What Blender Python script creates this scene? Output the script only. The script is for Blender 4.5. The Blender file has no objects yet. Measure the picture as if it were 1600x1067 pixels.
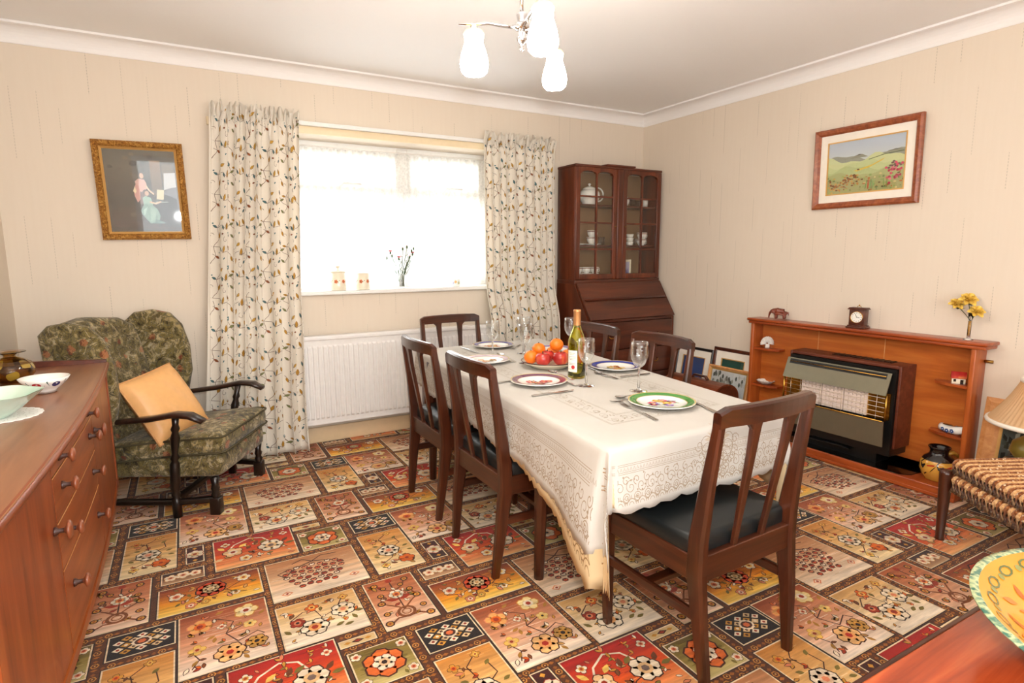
import bpy, bmesh, math, random
from math import pi, sin, cos, radians as rad, sqrt, floor, atan2, hypot
from mathutils import Vector, Matrix

random.seed(7)
SC = bpy.context.scene
COL = SC.collection

# ------------------------------------------------------------------ camera
YAW, PITCH, ROLL = rad(29.315), rad(8.54), rad(-0.246)
CAM = Vector((-3.483, -3.915, 1.239))
FWD = Vector((sin(YAW) * cos(PITCH), cos(YAW) * cos(PITCH), -sin(PITCH)))
_r = Vector((cos(YAW), -sin(YAW), 0)); _u = _r.cross(FWD)
RGT = _r * cos(ROLL) + _u * sin(ROLL); UPV = -_r * sin(ROLL) + _u * cos(ROLL)
cd = bpy.data.cameras.new('camera'); cam = bpy.data.objects.new('camera', cd); COL.objects.link(cam)
cd.sensor_width = 36.0; cd.lens = 908.5 / 1600 * 36.0; cd.clip_start = 0.05; cd.clip_end = 200
cam.matrix_world = Matrix(((RGT.x, UPV.x, -FWD.x, CAM.x), (RGT.y, UPV.y, -FWD.y, CAM.y), (RGT.z, UPV.z, -FWD.z, CAM.z), (0, 0, 0, 1)))
SC.camera = cam

# ------------------------------------------------------------------ world, exposure
W = bpy.data.worlds.new('overcast_sky'); SC.world = W; W.use_nodes = True
bg = W.node_tree.nodes['Background']; bg.inputs[0].default_value = (0.94, 0.97, 1.0, 1); bg.inputs[1].default_value = 3.6
SC.view_settings.view_transform = 'Standard'; SC.view_settings.look = 'None'
SC.view_settings.gamma = 1.0; SC.view_settings.use_curve_mapping = False
SC.view_settings.exposure = 0.86

# the photographer's flash, just above the lens
fl = bpy.data.lights.new('camera_flash', 'POINT'); fl.shadow_soft_size = 0.04; fl.energy = 46; fl.color = (1, 0.985, 0.97)
flo = bpy.data.objects.new('camera_flash', fl); COL.objects.link(flo)
flo.location = CAM + Vector((0.02, -0.03, 0.17))

# ------------------------------------------------------------------ mesh helpers
def lin(c):
    return tuple((x / 255 / 12.92) if x / 255 <= 0.04045 else ((x / 255 + 0.055) / 1.055) ** 2.4 for x in c)

class MB:
    """collects verts / faces (with optional face colour), builds one mesh object"""
    def __init__(s): s.v = []; s.f = []; s.c = []; s.sm = []
    def add(s, vs, fs, col=None, smooth=False):
        o = len(s.v); s.v += [tuple(p) for p in vs]
        for f in fs: s.f.append([i + o for i in f]); s.c.append(col); s.sm.append(smooth)
        return s
    def box(s, x0, x1, y0, y1, z0, z1, bev=0.0, col=None, M=None):
        if bev > 0:
            b = min(bev, abs(x1 - x0) * .45, abs(y1 - y0) * .45, abs(z1 - z0) * .45)
            bm = bmesh.new(); bmesh.ops.create_cube(bm, size=1)
            for q in bm.verts: q.co = Vector(((x0 + x1) / 2 + q.co.x * (x1 - x0), (y0 + y1) / 2 + q.co.y * (y1 - y0), (z0 + z1) / 2 + q.co.z * (z1 - z0)))
            bmesh.ops.bevel(bm, geom=list(bm.edges), offset=b, segments=2, profile=0.6, affect='EDGES')
            s.bm(bm, M, col, True); return s
        vs = [(x, y, z) for x in (x0, x1) for y in (y0, y1) for z in (z0, z1)]
        if M: vs = [M @ Vector(p) for p in vs]
        return s.add(vs, [(0, 1, 3, 2), (4, 6, 7, 5), (0, 4, 5, 1), (2, 3, 7, 6), (0, 2, 6, 4), (1, 5, 7, 3)], col)
    def bm(s, bm, M=None, col=None, smooth=False):
        bm.verts.ensure_lookup_table(); bm.verts.index_update()
        vs = [(M @ q.co if M else q.co.copy()) for q in bm.verts]
        s.add(vs, [[q.index for q in f.verts] for f in bm.faces], col, smooth); bm.free(); return s
    def lathe(s, prof, n=24, c=(0, 0, 0), M=None, col=None, smooth=True, sx=1, sy=1):
        """prof: list of (r, z); closes ends whose r is 0"""
        vs, fs = [], []
        for r, z in prof:
            for i in range(n):
                a = 2 * pi * i / n; vs.append(Vector((c[0] + r * cos(a) * sx, c[1] + r * sin(a) * sy, c[2] + z)))
        for k in range(len(prof) - 1):
            for i in range(n):
                j = (i + 1) % n; fs.append((k * n + i, k * n + j, (k + 1) * n + j, (k + 1) * n + i))
        if M: vs = [M @ p for p in vs]
        return s.add(vs, fs, col, smooth)
    def loft(s, rings, cap=True, col=None, smooth=True, close=True):
        n = len(rings[0]); vs = [p for r in rings for p in r]; fs = []
        for k in range(len(rings) - 1):
            for i in range(n if close else n - 1):
                j = (i + 1) % n; fs.append((k * n + i, k * n + j, (k + 1) * n + j, (k + 1) * n + i))
        if cap: fs.append(tuple(range(n - 1, -1, -1))); fs.append(tuple(range((len(rings) - 1) * n, len(rings) * n)))
        return s.add(vs, fs, col, smooth)
    def tube(s, pts, rad_, n=8, cap=True, col=None, smooth=True, flat=1.0):
        pts = [Vector(p) for p in pts]; rings = []
        if not hasattr(rad_, '__len__'): rad_ = [rad_] * len(pts)
        up = Vector((0, 0, 1))
        for i, p in enumerate(pts):
            t = (pts[min(i + 1, len(pts) - 1)] - pts[max(i - 1, 0)]).normalized()
            a = t.cross(up)
            if a.length < 1e-3: a = t.cross(Vector((0, 1, 0)))
            a.normalize(); b = a.cross(t).normalized()
            rings.append([p + (a * cos(2 * pi * k / n) + b * sin(2 * pi * k / n) * flat) * rad_[i] for k in range(n)])
        return s.loft(rings, cap, col, smooth)
    def bar(s, pts, w, d, side, col=None, smooth=False, bev=0.2):
        """rectangular bar along pts; w = width along 'side' vector, d = other; lists or numbers"""
        pts = [Vector(p) for p in pts]; n = len(pts)
        if not hasattr(w, '__len__'): w = [w] * n
        if not hasattr(d, '__len__'): d = [d] * n
        rings = []
        for i, p in enumerate(pts):
            t = (pts[min(i + 1, n - 1)] - pts[max(i - 1, 0)]).normalized()
            a = Vector(side); a = (a - t * a.dot(t)).normalized(); b = t.cross(a).normalized()
            ww, dd = w[i] / 2, d[i] / 2; q = bev * min(ww, dd)
            rings.append([p + a * x + b * y for x, y in ((ww - q, -dd), (ww, -dd + q), (ww, dd - q), (ww - q, dd), (-ww + q, dd), (-ww, dd - q), (-ww, -dd + q), (-ww + q, -dd))])
        return s.loft(rings, True, col, smooth)
    def surf(s, fn, nu, nv, col=None, smooth=True, closeu=False):
        vs = [fn(i / (nu if closeu else nu), j / nv) for j in range(nv + 1) for i in range(nu if closeu else nu + 1)]
        m = nu if closeu else nu + 1; fs = []
        for j in range(nv):
            for i in range(nu):
                k = (i + 1) % m; fs.append((j * m + i, j * m + k, (j + 1) * m + k, (j + 1) * m + i))
        return s.add(vs, fs, col, smooth)
    def prism(s, poly, fn0, fn1, col=None):
        """poly list of 2D pts, fn0/fn1 map (a,b)->3D for the two caps"""
        n = len(poly); vs = [fn0(*p) for p in poly] + [fn1(*p) for p in poly]
        fs = [tuple(range(n - 1, -1, -1)), tuple(range(n, 2 * n))] + [(i, (i + 1) % n, n + (i + 1) % n, n + i) for i in range(n)]
        return s.add(vs, fs, col)
    def mesh(s, name, mat):
        me = bpy.data.meshes.new(name); me.from_pydata(s.v, [], s.f); me.validate(clean_customdata=False)
        if len(me.polygons) == len(s.f): me.polygons.foreach_set('use_smooth', s.sm)
        if any(c is not None for c in s.c) and len(me.polygons) == len(s.f):
            at = me.color_attributes.new('Col', 'FLOAT_COLOR', 'CORNER'); buf = []
            for p, c in zip(me.polygons, s.c):
                c = c or (200, 200, 200)
                if isinstance(c[0], (tuple, list)):
                    for q in c: buf += [*lin(q), 1]
                else: buf += [*lin(c), 1] * p.loop_total
            at.data.foreach_set('color', buf)
        bm = bmesh.new(); bm.from_mesh(me)
        if not any(c is not None for c in s.c): bmesh.ops.recalc_face_normals(bm, faces=bm.faces)
        bm.to_mesh(me); bm.free()
        if mat: me.materials.append(MAT[mat] if isinstance(mat, str) else mat)
        me.update(); return me

def link(name, me, parent=None, loc=None, rz=0):
    o = bpy.data.objects.new(name, me); COL.objects.link(o)
    if parent: o.parent = parent
    if loc is not None: o.location = loc
    if rz: o.rotation_euler = (0, 0, rz)
    return o
def obj(name, mb, mat, parent=None, loc=None, rz=0, wn=False):
    o = link(name, mb.mesh(name, mat), parent, loc, rz)
    if wn:
        m = o.modifiers.new('wn', 'WEIGHTED_NORMAL'); m.keep_sharp = True
    return o
def tag(o, label, cat, group=None):
    o['label'] = label; o['category'] = cat
    if group: o['group'] = group
    return o
def thing(name, label, cat, loc=(0, 0, 0), rz=0, group=None):
    return tag(link(name, None, None, loc, rz), label, cat, group)
def struct(name, mb, mat, parent=None):
    o = obj(name, mb, mat, parent)
    if not parent: o['kind'] = 'structure'
    return o
def stuff(o): o['kind'] = 'stuff'; return o
def dup(root, loc, rz=0, label=None, group=None, scale=None):
    r = root.copy(); COL.objects.link(r); r.location = loc; r.rotation_euler = (0, 0, rz)
    if label: r['label'] = label
    if group: r['group'] = group
    if scale: r.scale = scale
    for ch in list(root.children):
        c = ch.copy(); COL.objects.link(c); c.parent = r
        for g in list(ch.children):
            d = g.copy(); COL.objects.link(d); d.parent = c
    return r

# ------------------------------------------------------------------ flat print: polygons in (u, v) mapped onto a surface
class Print:
    def __init__(s): s.p = []          # (pts, colour(s), layer)
    def poly(s, pts, col, lay=0): s.p.append((pts, col, lay))
    def fan(s, c, pts, col, lay=0):
        n = len(pts)
        for i in range(n): s.p.append(([c, pts[i], pts[(i + 1) % n]], col, lay))
    def disc(s, x, y, r, col, lay=0, n=8, ry=None, a0=0):
        ry = ry or r; s.p.append(([(x + r * cos(a0 + 2 * pi * i / n), y + ry * sin(a0 + 2 * pi * i / n)) for i in range(n)], col, lay))
    def ring(s, x, y, r, w, col, lay=0, n=12, a0=0, a1=2 * pi, ry=1.0):
        for i in range(n):
            a, b = a0 + (a1 - a0) * i / n, a0 + (a1 - a0) * (i + 1) / n
            s.p.append(([(x + q * cos(t), y + q * sin(t) * ry) for q, t in ((r - w, a), (r, a), (r, b), (r - w, b))], col, lay))
    def line(s, pts, w, col, lay=0, taper=False):
        n = len(pts)
        L = []
        for i, p in enumerate(pts):
            a = pts[max(i - 1, 0)]; b = pts[min(i + 1, n - 1)]; dx, dy = b[0] - a[0], b[1] - a[1]; l = hypot(dx, dy) or 1
            k = w / 2 * ((1 - .8 * i / (n - 1)) if taper else 1); L.append(((p[0] - dy / l * k, p[1] + dx / l * k), (p[0] + dy / l * k, p[1] - dx / l * k)))
        for i in range(n - 1): s.p.append(([L[i][0], L[i][1], L[i + 1][1], L[i + 1][0]], col, lay))
    def leaf(s, x, y, l, w, ang, col, lay=0, vein=None):
        c, q = cos(ang), sin(ang); P = lambda a, b: (x + a * c - b * q, y + a * q + b * c)
        s.p.append(([P(0, 0), P(l * .25, w * .38), P(l * .5, w * .5), P(l * .8, w * .28), P(l, 0), P(l * .8, -w * .28), P(l * .5, -w * .5), P(l * .25, -w * .38)], col, lay))
        if vein: s.p.append(([P(l * .05, -w * .03), P(l * .9, -w * .01), P(l * .9, w * .01), P(l * .05, w * .05)], vein, lay + 1))
    def flower(s, x, y, r, n, cols, lay=0, rot=0, out=None):
        """petals with outline, inner petals, eye"""
        if out:
            for i in range(n): a = rot + 2 * pi * i / n; s.disc(x + r * .58 * cos(a), y + r * .58 * sin(a), r * .50, out, lay, 7)
        for i in range(n): a = rot + 2 * pi * i / n; s.disc(x + r * .56 * cos(a), y + r * .56 * sin(a), r * .42, cols[0], lay + 1, 7)
        s.disc(x, y, r * .48, cols[1], lay + 2, 8)
        s.disc(x, y, r * .26, cols[2], lay + 3, 6)
    def spiral(s, x, y, r, turns, w, col, lay=0, a0=0, n=16, d=1):
        s.line([(x + r * (1 - .85 * i / n) * cos(a0 + d * 2 * pi * turns * i / n), y + r * (1 - .85 * i / n) * sin(a0 + d * 2 * pi * turns * i / n)) for i in range(n + 1)], w, col, lay)
    def emit(s, fn, mb=None):
        mb = mb or MB()
        for pts, col, lay in s.p: mb.add([fn(u, v, lay) for u, v in pts], [tuple(range(len(pts)))], col)
        return mb
# ------------------------------------------------------------------ materials
MAT = {}
class NT:
    def __init__(s, name):
        s.m = bpy.data.materials.new(name); s.m.use_nodes = True; s.t = s.m.node_tree; s.t.nodes.clear(); MAT[name] = s.m
        s.out = s.t.nodes.new('ShaderNodeOutputMaterial')
    def n(s, typ, ins=None, **kw):
        nd = s.t.nodes.new('ShaderNode' + typ)
        for k, v in kw.items(): setattr(nd, k, v)
        for k, v in (ins or {}).items():
            if hasattr(v, 'is_output') or isinstance(v, bpy.types.NodeSocket): s.t.links.new(v, nd.inputs[k])
            else:
                if isinstance(v, (tuple, list)) and len(v) == 3 and nd.inputs[k].type == 'RGBA': v = (*v, 1)
                nd.inputs[k].default_value = v
        return nd
    def math(s, op, a, b=0.0, c=0.0): return s.n('Math', {0: a, 1: b, 2: c}, operation=op).outputs[0]
    def mix(s, f, a, b, bt='MIX'):
        nd = s.n('Mix', data_type='RGBA', blend_type=bt)
        for k, v in ((0, f), (6, a), (7, b)):
            if isinstance(v, bpy.types.NodeSocket): s.t.links.new(v, nd.inputs[k])
            else: nd.inputs[k].default_value = (*v, 1) if isinstance(v, (tuple, list)) and len(v) == 3 else v
        return nd.outputs[2]
    def ramp(s, f, stops, interp='LINEAR'):
        nd = s.n('ValToRGB', {0: f}); cr = nd.color_ramp; cr.interpolation = interp
        while len(cr.elements) < len(stops): cr.elements.new(0.5)
        for e, (p, c) in zip(cr.elements, stops): e.position = p; e.color = (*lin(c), 1) if not isinstance(c, float) else (c, c, c, 1)
        return nd.outputs[0]
    def coord(s, which='Object', scale=(1, 1, 1), rot=(0, 0, 0)):
        tc = s.n('TexCoord'); mp = s.n('Mapping', {'Vector': tc.outputs[which]}); mp.inputs['Scale'].default_value = scale; mp.inputs['Rotation'].default_value = rot
        return mp.outputs[0]
    def noise(s, vec, scale, detail=3, rough=0.5, dist=0.0):
        return s.n('TexNoise', {'Vector': vec, 'Scale': scale, 'Detail': detail, 'Roughness': rough, 'Distortion': dist}).outputs[0]
    def bump(s, h, strength=.3, dist=.002):
        return s.n('Bump', {'Height': h, 'Strength': strength, 'Distance': dist}).outputs[0]
    def pr(s, **kw):
        names = dict(col='Base Color', rough='Roughness', metal='Metallic', spec='Specular IOR Level', normal='Normal', coat='Coat Weight', coatr='Coat Roughness', trans='Transmission Weight', ior='IOR', sheen='Sheen Weight', alpha='Alpha', sub='Subsurface Weight', emit='Emission Color', emits='Emission Strength')
        nd = s.n('BsdfPrincipled', {names[k]: v for k, v in kw.items()}); return nd.outputs[0]
    def done(s, sh): s.t.links.new(sh, s.out.inputs[0]); return s.m

def plain(name, c, rough=.5, metal=0.0, spec=.5, coat=0.0, vary=.06, scale=30):
    t = NT(name); v = t.coord(); nz = t.noise(v, scale, 3)
    col = t.mix(nz, tuple(x * (1 - vary) for x in lin(c)), tuple(min(1, x * (1 + vary)) for x in lin(c)))
    return t.done(t.pr(col=col, rough=rough, metal=metal, spec=spec, coat=coat))
def wood(name, dark, mid, light, axis='x', scale=1.0, rough=.3, coat=.25):
    """grain runs along axis"""
    t = NT(name); st = 2.2; sc = {'x': (st, 26, 26), 'y': (26, st, 26), 'z': (26, 26, st)}[axis]
    v = t.coord('Object', tuple(x * scale for x in sc))
    w = t.noise(v, 1.0, 6, .62, .6); fine = t.noise(t.coord('Object', tuple(x * scale * 5 for x in sc)), 1.0, 2)
    col = t.ramp(w, [(.25, dark), (.5, mid), (.78, light)])
    col = t.mix(t.math('MULTIPLY', fine, .35), col, lin(dark))
    return t.done(t.pr(col=col, rough=rough, coat=coat, coatr=.15, normal=t.bump(fine, .08, .001)))
def printmat(name, rough=.6, spec=.3, streak=None, coat=0.0):
    t = NT(name); a = t.n('VertexColor', layer_name='Col').outputs[0]
    if streak:
        s1 = t.noise(t.coord('Object', streak), 1.0, 4, .6); a = t.mix(.55, a, t.ramp(s1, [(.3, (90, 80, 75)), (.5, (186, 186, 186)), (.7, (255, 255, 255))]), 'MULTIPLY')
        a = t.n('HueSaturation', {'Color': t.mix(1.0, a, (1.14, 1.08, 1.04), 'MULTIPLY'), 'Saturation': 1.06, 'Value': 1.0}).outputs[0]
        s2 = t.noise(t.coord('Object', (900, 900, 900)), 1.0, 2); nrm = t.bump(s2, .5, .003)
        return t.done(t.pr(col=a, rough=rough, spec=.1, sheen=.15, normal=nrm))
    return t.done(t.pr(col=a, rough=rough, spec=spec, coat=coat, coatr=.05))

plain('white_paint', (240, 238, 234), .45); plain('ceiling_paint', (252, 252, 252), .9, spec=.1, vary=.01, scale=2)
plain('cove_paint', (246, 243, 241), .7, spec=.2, vary=.01)
plain('cream_paint', (232, 205, 164), .45); plain('batten_paint', (238, 218, 182), .5)
plain('radiator_white', (236, 233, 230), .35); plain('upvc', (240, 240, 238), .35)
plain('black_plastic', (16, 16, 16), .35); plain('gloss_black', (8, 8, 8), .06, coat=.6); plain('leather', (22, 26, 27), .36, vary=.25, scale=120)
plain('chrome', (225, 225, 228), .12, metal=1.0); plain('steel', (205, 203, 200), .2, metal=1.0); plain('brass', (205, 160, 75), .25, metal=1.0)
plain('dull_brass', (160, 122, 60), .35, metal=1.0)
plain('fire_metal', (136, 130, 110), .42, metal=.7); plain('ceramic', (240, 238, 232), .15, coat=.4); plain('cream_ceramic', (238, 228, 205), .2, coat=.4)
plain('radiant_white', (238, 222, 212), .8); plain('grille_wire', (222, 205, 180), .3, metal=.8)
plain('orange_skin', (238, 120, 22), .42, vary=.12, scale=300); plain('stalk', (80, 70, 30), .7)
plain('tapestry_piping', (74, 66, 42), .9); plain('apricot_satin', (232, 176, 112), .42, vary=.10, scale=40); plain('cushion_piping', (205, 150, 95), .5)
plain('yellow_petal', (240, 200, 90), .6, vary=.2, scale=120); plain('green_leaf', (60, 72, 34), .55, vary=.2); plain('pink_petal', (226, 130, 136), .6); plain('stem_green', (66, 88, 48), .6)
plain('gold_ceramic', (214, 156, 62), .15, coat=.6, vary=.12); plain('black_glaze', (18, 16, 18), .08, coat=.8)
plain('bottle_foil', (206, 148, 96), .35, metal=.6); plain('paper', (244, 240, 232), .7); plain('mount_board', (242, 234, 220), .75)
plain('dark_void', (14, 10, 8), .9); plain('lamp_white', (238, 228, 214), .6)
plain('knob_copper', (128, 68, 40), .35, coat=.2); plain('knob_stem', (58, 28, 20), .4); plain('lilac_ceramic', (228, 222, 214), .15, coat=.4)
plain('silver_blue', (190, 200, 215), .2)
wood('mahogany', (32, 13, 6), (68, 30, 14), (101, 50, 26), 'z', 1.0, .28); wood('mahogany_x', (32, 13, 6), (68, 30, 14), (101, 50, 26), 'x', 1.0, .28); wood('mahogany_y', (32, 13, 6), (68, 30, 14), (101, 50, 26), 'y', 1.0, .28)
wood('bureau_z', (52, 17, 6), (100, 42, 18), (140, 66, 30), 'z', .7, .3); wood('bureau_x', (50, 18, 8), (92, 41, 22), (124, 60, 34), 'x', .7, .34)
wood('teak_y', (94, 38, 10), (142, 66, 22), (176, 96, 40), 'y', .8, .38, .1); wood('teak_top', (104, 58, 32), (140, 88, 54), (170, 118, 80), 'y', .6, .30, .15); wood('teak_z', (90, 34, 9), (136, 60, 19), (168, 88, 34), 'z', .7, .38, .1); wood('teak_dark', (52, 20, 11), (88, 38, 20), (118, 56, 31), 'y', .8, .35)
wood('surround_y', (150, 70, 22), (190, 102, 38), (216, 134, 60), 'y', .6, .35, .15); wood('surround_z', (140, 62, 20), (184, 92, 34), (208, 120, 52), 'z', .7, .35, .15); wood('surround_trim', (122, 46, 16), (166, 74, 28), (196, 100, 44), 'y', .8, .32, .2)
wood('fire_case', (66, 26, 14), (104, 48, 28), (136, 72, 46), 'y', 1.0, .45, .05)
wood('oak_black', (10, 7, 6), (24, 16, 13), (44, 28, 20), 'z', 1.0, .3); wood('oak_arm', (18, 10, 8), (44, 25, 18), (84, 48, 32), 'x', 1.0, .28)
wood('box_wood', (72, 28, 12), (118, 54, 26), (156, 82, 44), 'y', 1.0, .35); wood('frame_brown', (110, 50, 24), (158, 82, 44), (196, 118, 70), 'y', 1.4, .35); wood('frame_dark', (48, 18, 10), (86, 38, 20), (118, 60, 34), 'y', 1.2, .4); wood('pine', (186, 120, 66), (214, 152, 92), (232, 178, 118), 'y', 1.0, .5, .0)
wood('coffee_top', (122, 42, 16), (176, 74, 34), (212, 110, 58), 'x', .8, .22, .5); wood('elephant_wood', (84, 30, 14), (126, 54, 28), (160, 82, 48), 'z', 2, .4)
printmat('carpet', .95, streak=(5, 46, 1)); printmat('print', .65); printmat('print_gloss', .2, .5, coat=.4); printmat('print_satin', .4)

def wallpaper(name, axis):
    t = NT(name); g = t.n('NewGeometry').outputs['Position']; sp = t.n('SeparateXYZ', {0: g}); s_, z_ = sp.outputs['xy'.index(axis)], sp.outputs[2]
    u = t.math('DIVIDE', s_, .118); cell = t.math('FLOOR', u); fr = t.math('FRACT', u)
    r1 = t.n('TexWhiteNoise', {'W': cell}, noise_dimensions='1D').outputs[0]; r2 = t.n('TexWhiteNoise', {'W': t.math('ADD', cell, 37.7)}, noise_dimensions='1D').outputs[0]
    off = t.math('MULTIPLY_ADD', r1, .6, .2)
    d = t.math('ABSOLUTE', t.math('SUBTRACT', fr, off))
    line = t.math('LESS_THAN', d, .0115)
    sg = t.math('FRACT', t.math('ADD', t.math('DIVIDE', z_, .64), r2)); on = t.math('LESS_THAN', sg, t.math('MULTIPLY_ADD', r1, .45, .25))
    fade = t.math('MULTIPLY', on, t.math('MULTIPLY_ADD', t.math('GREATER_THAN', t.math('SINE', t.math('MULTIPLY', z_, 420)), -.2), .75, .15))
    k = t.math('MULTIPLY', t.math('MULTIPLY', line, fade), t.math('MULTIPLY_ADD', r2, .35, .30))
    nz = t.noise(t.n('Mapping', {'Vector': g, 'Scale': (60, 60, 3)}).outputs[0], 1.0, 3)
    base = t.mix(nz, lin((226, 212, 194)), lin((230, 217, 200)))
    col = t.mix(k, base, lin((140, 132, 112)))
    return t.done(t.pr(col=col, rough=.75, spec=.15, normal=t.bump(nz, .05, .002)))
wallpaper('wallpaper_x', 'x'); wallpaper('wallpaper_y', 'y')

t = NT('curtain_cotton'); nz = t.noise(t.coord('Object', (300, 300, 300)), 1, 2)
col = t.mix(nz, lin((240, 231, 216)), lin((247, 240, 228)))
d = t.n('BsdfDiffuse', {'Color': col}).outputs[0]; tr = t.n('BsdfTranslucent', {'Color': col}).outputs[0]
t.done(t.n('MixShader', {0: .22, 1: d, 2: tr}).outputs[0])

t = NT('net_lace'); v = t.coord('Object', (1, 1, 1)); vo = t.n('TexVoronoi', {'Vector': v, 'Scale': 60.0}).outputs[0]
f = t.math('MULTIPLY_ADD', vo, .22, .55)
d = t.n('BsdfDiffuse', {'Color': (.95, .95, .93, 1)}).outputs[0]; tr = t.n('BsdfTranslucent', {'Color': (.97, .97, .95, 1)}).outputs[0]
dm = t.n('MixShader', {0: .72, 1: d, 2: tr}).outputs[0]; tp = t.n('BsdfTransparent').outputs[0]
t.done(t.n('MixShader', {0: f, 1: tp, 2: dm}).outputs[0])

def cloth(name, c0, c1, tl=.15):
    t = NT(name); nz = t.noise(t.coord('Object', (500, 500, 500)), 1, 2); n2 = t.noise(t.coord('Object', (6, 6, 6)), 1, 3)
    col = t.mix(n2, lin(c0), lin(c1)); d = t.n('BsdfDiffuse', {'Color': col, 'Normal': t.bump(nz, .2, .001)}).outputs[0]
    tr = t.n('BsdfTranslucent', {'Color': col}).outputs[0]
    t.done(t.n('MixShader', {0: tl, 1: d, 2: tr}).outputs[0])
cloth('table_linen', (203, 197, 188), (211, 206, 199)); cloth('under_lace', (218, 192, 150), (228, 204, 164), .2); cloth('doily', (246, 242, 236), (250, 248, 244), .1)

t = NT('tapestry'); v = t.coord('Object', (1, 1, 1))
n1 = t.noise(v, 10, 5, .68, 1.8); n2 = t.noise(t.coord('Object', (1, 1, 1.0), (.4, .7, .2)), 22, 4, .62, 1.4)
c1 = t.ramp(n1, [(.30, (52, 44, 32)), (.40, (104, 92, 54)), (.47, (142, 124, 72)), (.53, (88, 82, 62)), (.57, (196, 176, 132)), (.63, (228, 214, 180))], 'CONSTANT')
c2 = t.ramp(n2, [(.36, (58, 50, 36)), (.45, (122, 108, 64)), (.52, (100, 98, 84)), (.58, (196, 174, 126))], 'CONSTANT')
col = t.mix(.5, c1, c2)
vo = t.n('TexVoronoi', {'Vector': v, 'Scale': 13.0, 'Randomness': 1.0}); fl_ = t.math('LESS_THAN', t.math('ADD', vo.outputs[0], t.math('MULTIPLY', n2, .5)), .50)
sep = t.n('SeparateColor', {0: vo.outputs['Color']}).outputs[0]; pick = t.math('MULTIPLY', fl_, t.math('GREATER_THAN', sep, .4))
col = t.mix(t.math('MULTIPLY', pick, .8), col, t.ramp(n1, [(.35, (120, 62, 44)), (.5, (176, 112, 74)), (.62, (190, 140, 96))], 'CONSTANT'))
wv = t.noise(t.coord('Object', (700, 700, 700)), 1, 1)
t.done(t.pr(col=t.mix(.25, col, t.ramp(wv, [(.3, (60, 60, 60)), (.7, (255, 255, 255))]), 'MULTIPLY'), rough=.9, spec=.1, sheen=.2, normal=t.bump(wv, .4, .002)))

t = NT('corduroy'); v = t.coord('Object', (1, 1, 1)); n1 = t.noise(t.coord('Object', (120, 120, 120)), 1, 3)
vo = t.n('TexVoronoi', {'Vector': v, 'Scale': 55.0}).outputs[0]
col = t.ramp(n1, [(.3, (96, 50, 24)), (.5, (138, 80, 42)), (.68, (180, 120, 72))]); col = t.mix(t.math('MULTIPLY', t.math('LESS_THAN', vo, .22), .8), col, lin((238, 214, 178)))
t.done(t.pr(col=col, rough=.95, spec=.1, sheen=.3, normal=t.bump(n1, .6, .004)))
t = NT('corduroy_light'); n1 = t.noise(t.coord('Object', (120, 120, 120)), 1, 3)
t.done(t.pr(col=t.ramp(n1, [(.3, (186, 128, 74)), (.7, (236, 194, 140))]), rough=.95, spec=.1, sheen=.3, normal=t.bump(n1, .6, .004)))

t = NT('gilt_carved'); v = t.coord('Object', (1, 1, 1)); n1 = t.noise(v, 70, 4, .6, 1.5)
t.done(t.pr(col=t.ramp(n1, [(.3, (104, 58, 16)), (.5, (176, 118, 44)), (.68, (224, 176, 92))]), rough=.4, metal=.35, normal=t.bump(n1, .9, .012)))
plain('gilt_plain', (216, 168, 98), .35, metal=.35)

def glassy(name, c, rough=0.0, ior=1.45):
    t = NT(name); nz = t.noise(t.coord(), 5, 1); t.done(t.pr(col=t.mix(nz, c, tuple(x * .98 for x in c)), rough=rough, trans=1.0, ior=ior))
glassy('clear_glass', (1, 1, 1)); glassy('wine_glass_green', (.80, .78, .18), 0.0); glassy('amber_glass', (.62, .40, .12), .02); glassy('wine', (.93, .86, .30), 0, 1.34)
plain('amber_blob', (150, 122, 40), .12, coat=.7, vary=.2, scale=12)
t = NT('pane'); fc = t.n('LayerWeight', {'Blend': .5}).outputs['Facing']; fr = t.math('MULTIPLY_ADD', t.math('POWER', fc, 5.0), .75, .035); nz = t.noise(t.coord(), 3, 1)
t.done(t.n('MixShader', {0: fr, 1: t.n('BsdfTransparent', {'Color': (.97, .97, .96, 1)}).outputs[0], 2: t.n('BsdfGlossy', {'Color': t.mix(nz, (1, 1, 1), (.96, .96, .96)), 'Roughness': .02}).outputs[0]}).outputs[0])

t = NT('thin_glass'); fc = t.n('LayerWeight', {'Blend': .5}).outputs['Facing']; fr = t.math('MULTIPLY_ADD', t.math('POWER', fc, 2.2), .80, .07); nz = t.noise(t.coord(), 4, 1)
t.done(t.n('MixShader', {0: fr, 1: t.n('BsdfTransparent', {'Color': (.97, .975, .97, 1)}).outputs[0], 2: t.n('BsdfGlossy', {'Color': t.mix(nz, (1, 1, 1), (.95, .95, .95)), 'Roughness': .04}).outputs[0]}).outputs[0])
plain('bureau_inside_lit', (150, 116, 80), .5)  # back panel colour lightened to stand for light falling through the glass
t = NT('lit_shade'); lw = t.n('LayerWeight', {'Blend': .35}).outputs['Facing']; g = t.n('SeparateXYZ', {0: t.n('TexCoord').outputs['Generated']}).outputs[2]
ec = t.ramp(g, [(.0, (255, 249, 240)), (.74, (255, 246, 226)), (.90, (52, 48, 22)), (1.0, (46, 41, 14))])
bc = t.ramp(g, [(.0, (240, 235, 225)), (.76, (240, 235, 225)), (.92, (236, 222, 140)), (1.0, (226, 206, 100))])
t.done(t.pr(col=bc, rough=.3, emit=ec, emits=46.0))
t = NT('bulb'); nz = t.noise(t.coord(), 5, 1); t.done(t.n('Emission', {'Color': t.mix(nz, (1, .93, .84), (1, .92, .82)), 'Strength': 30.0}).outputs[0])
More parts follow.
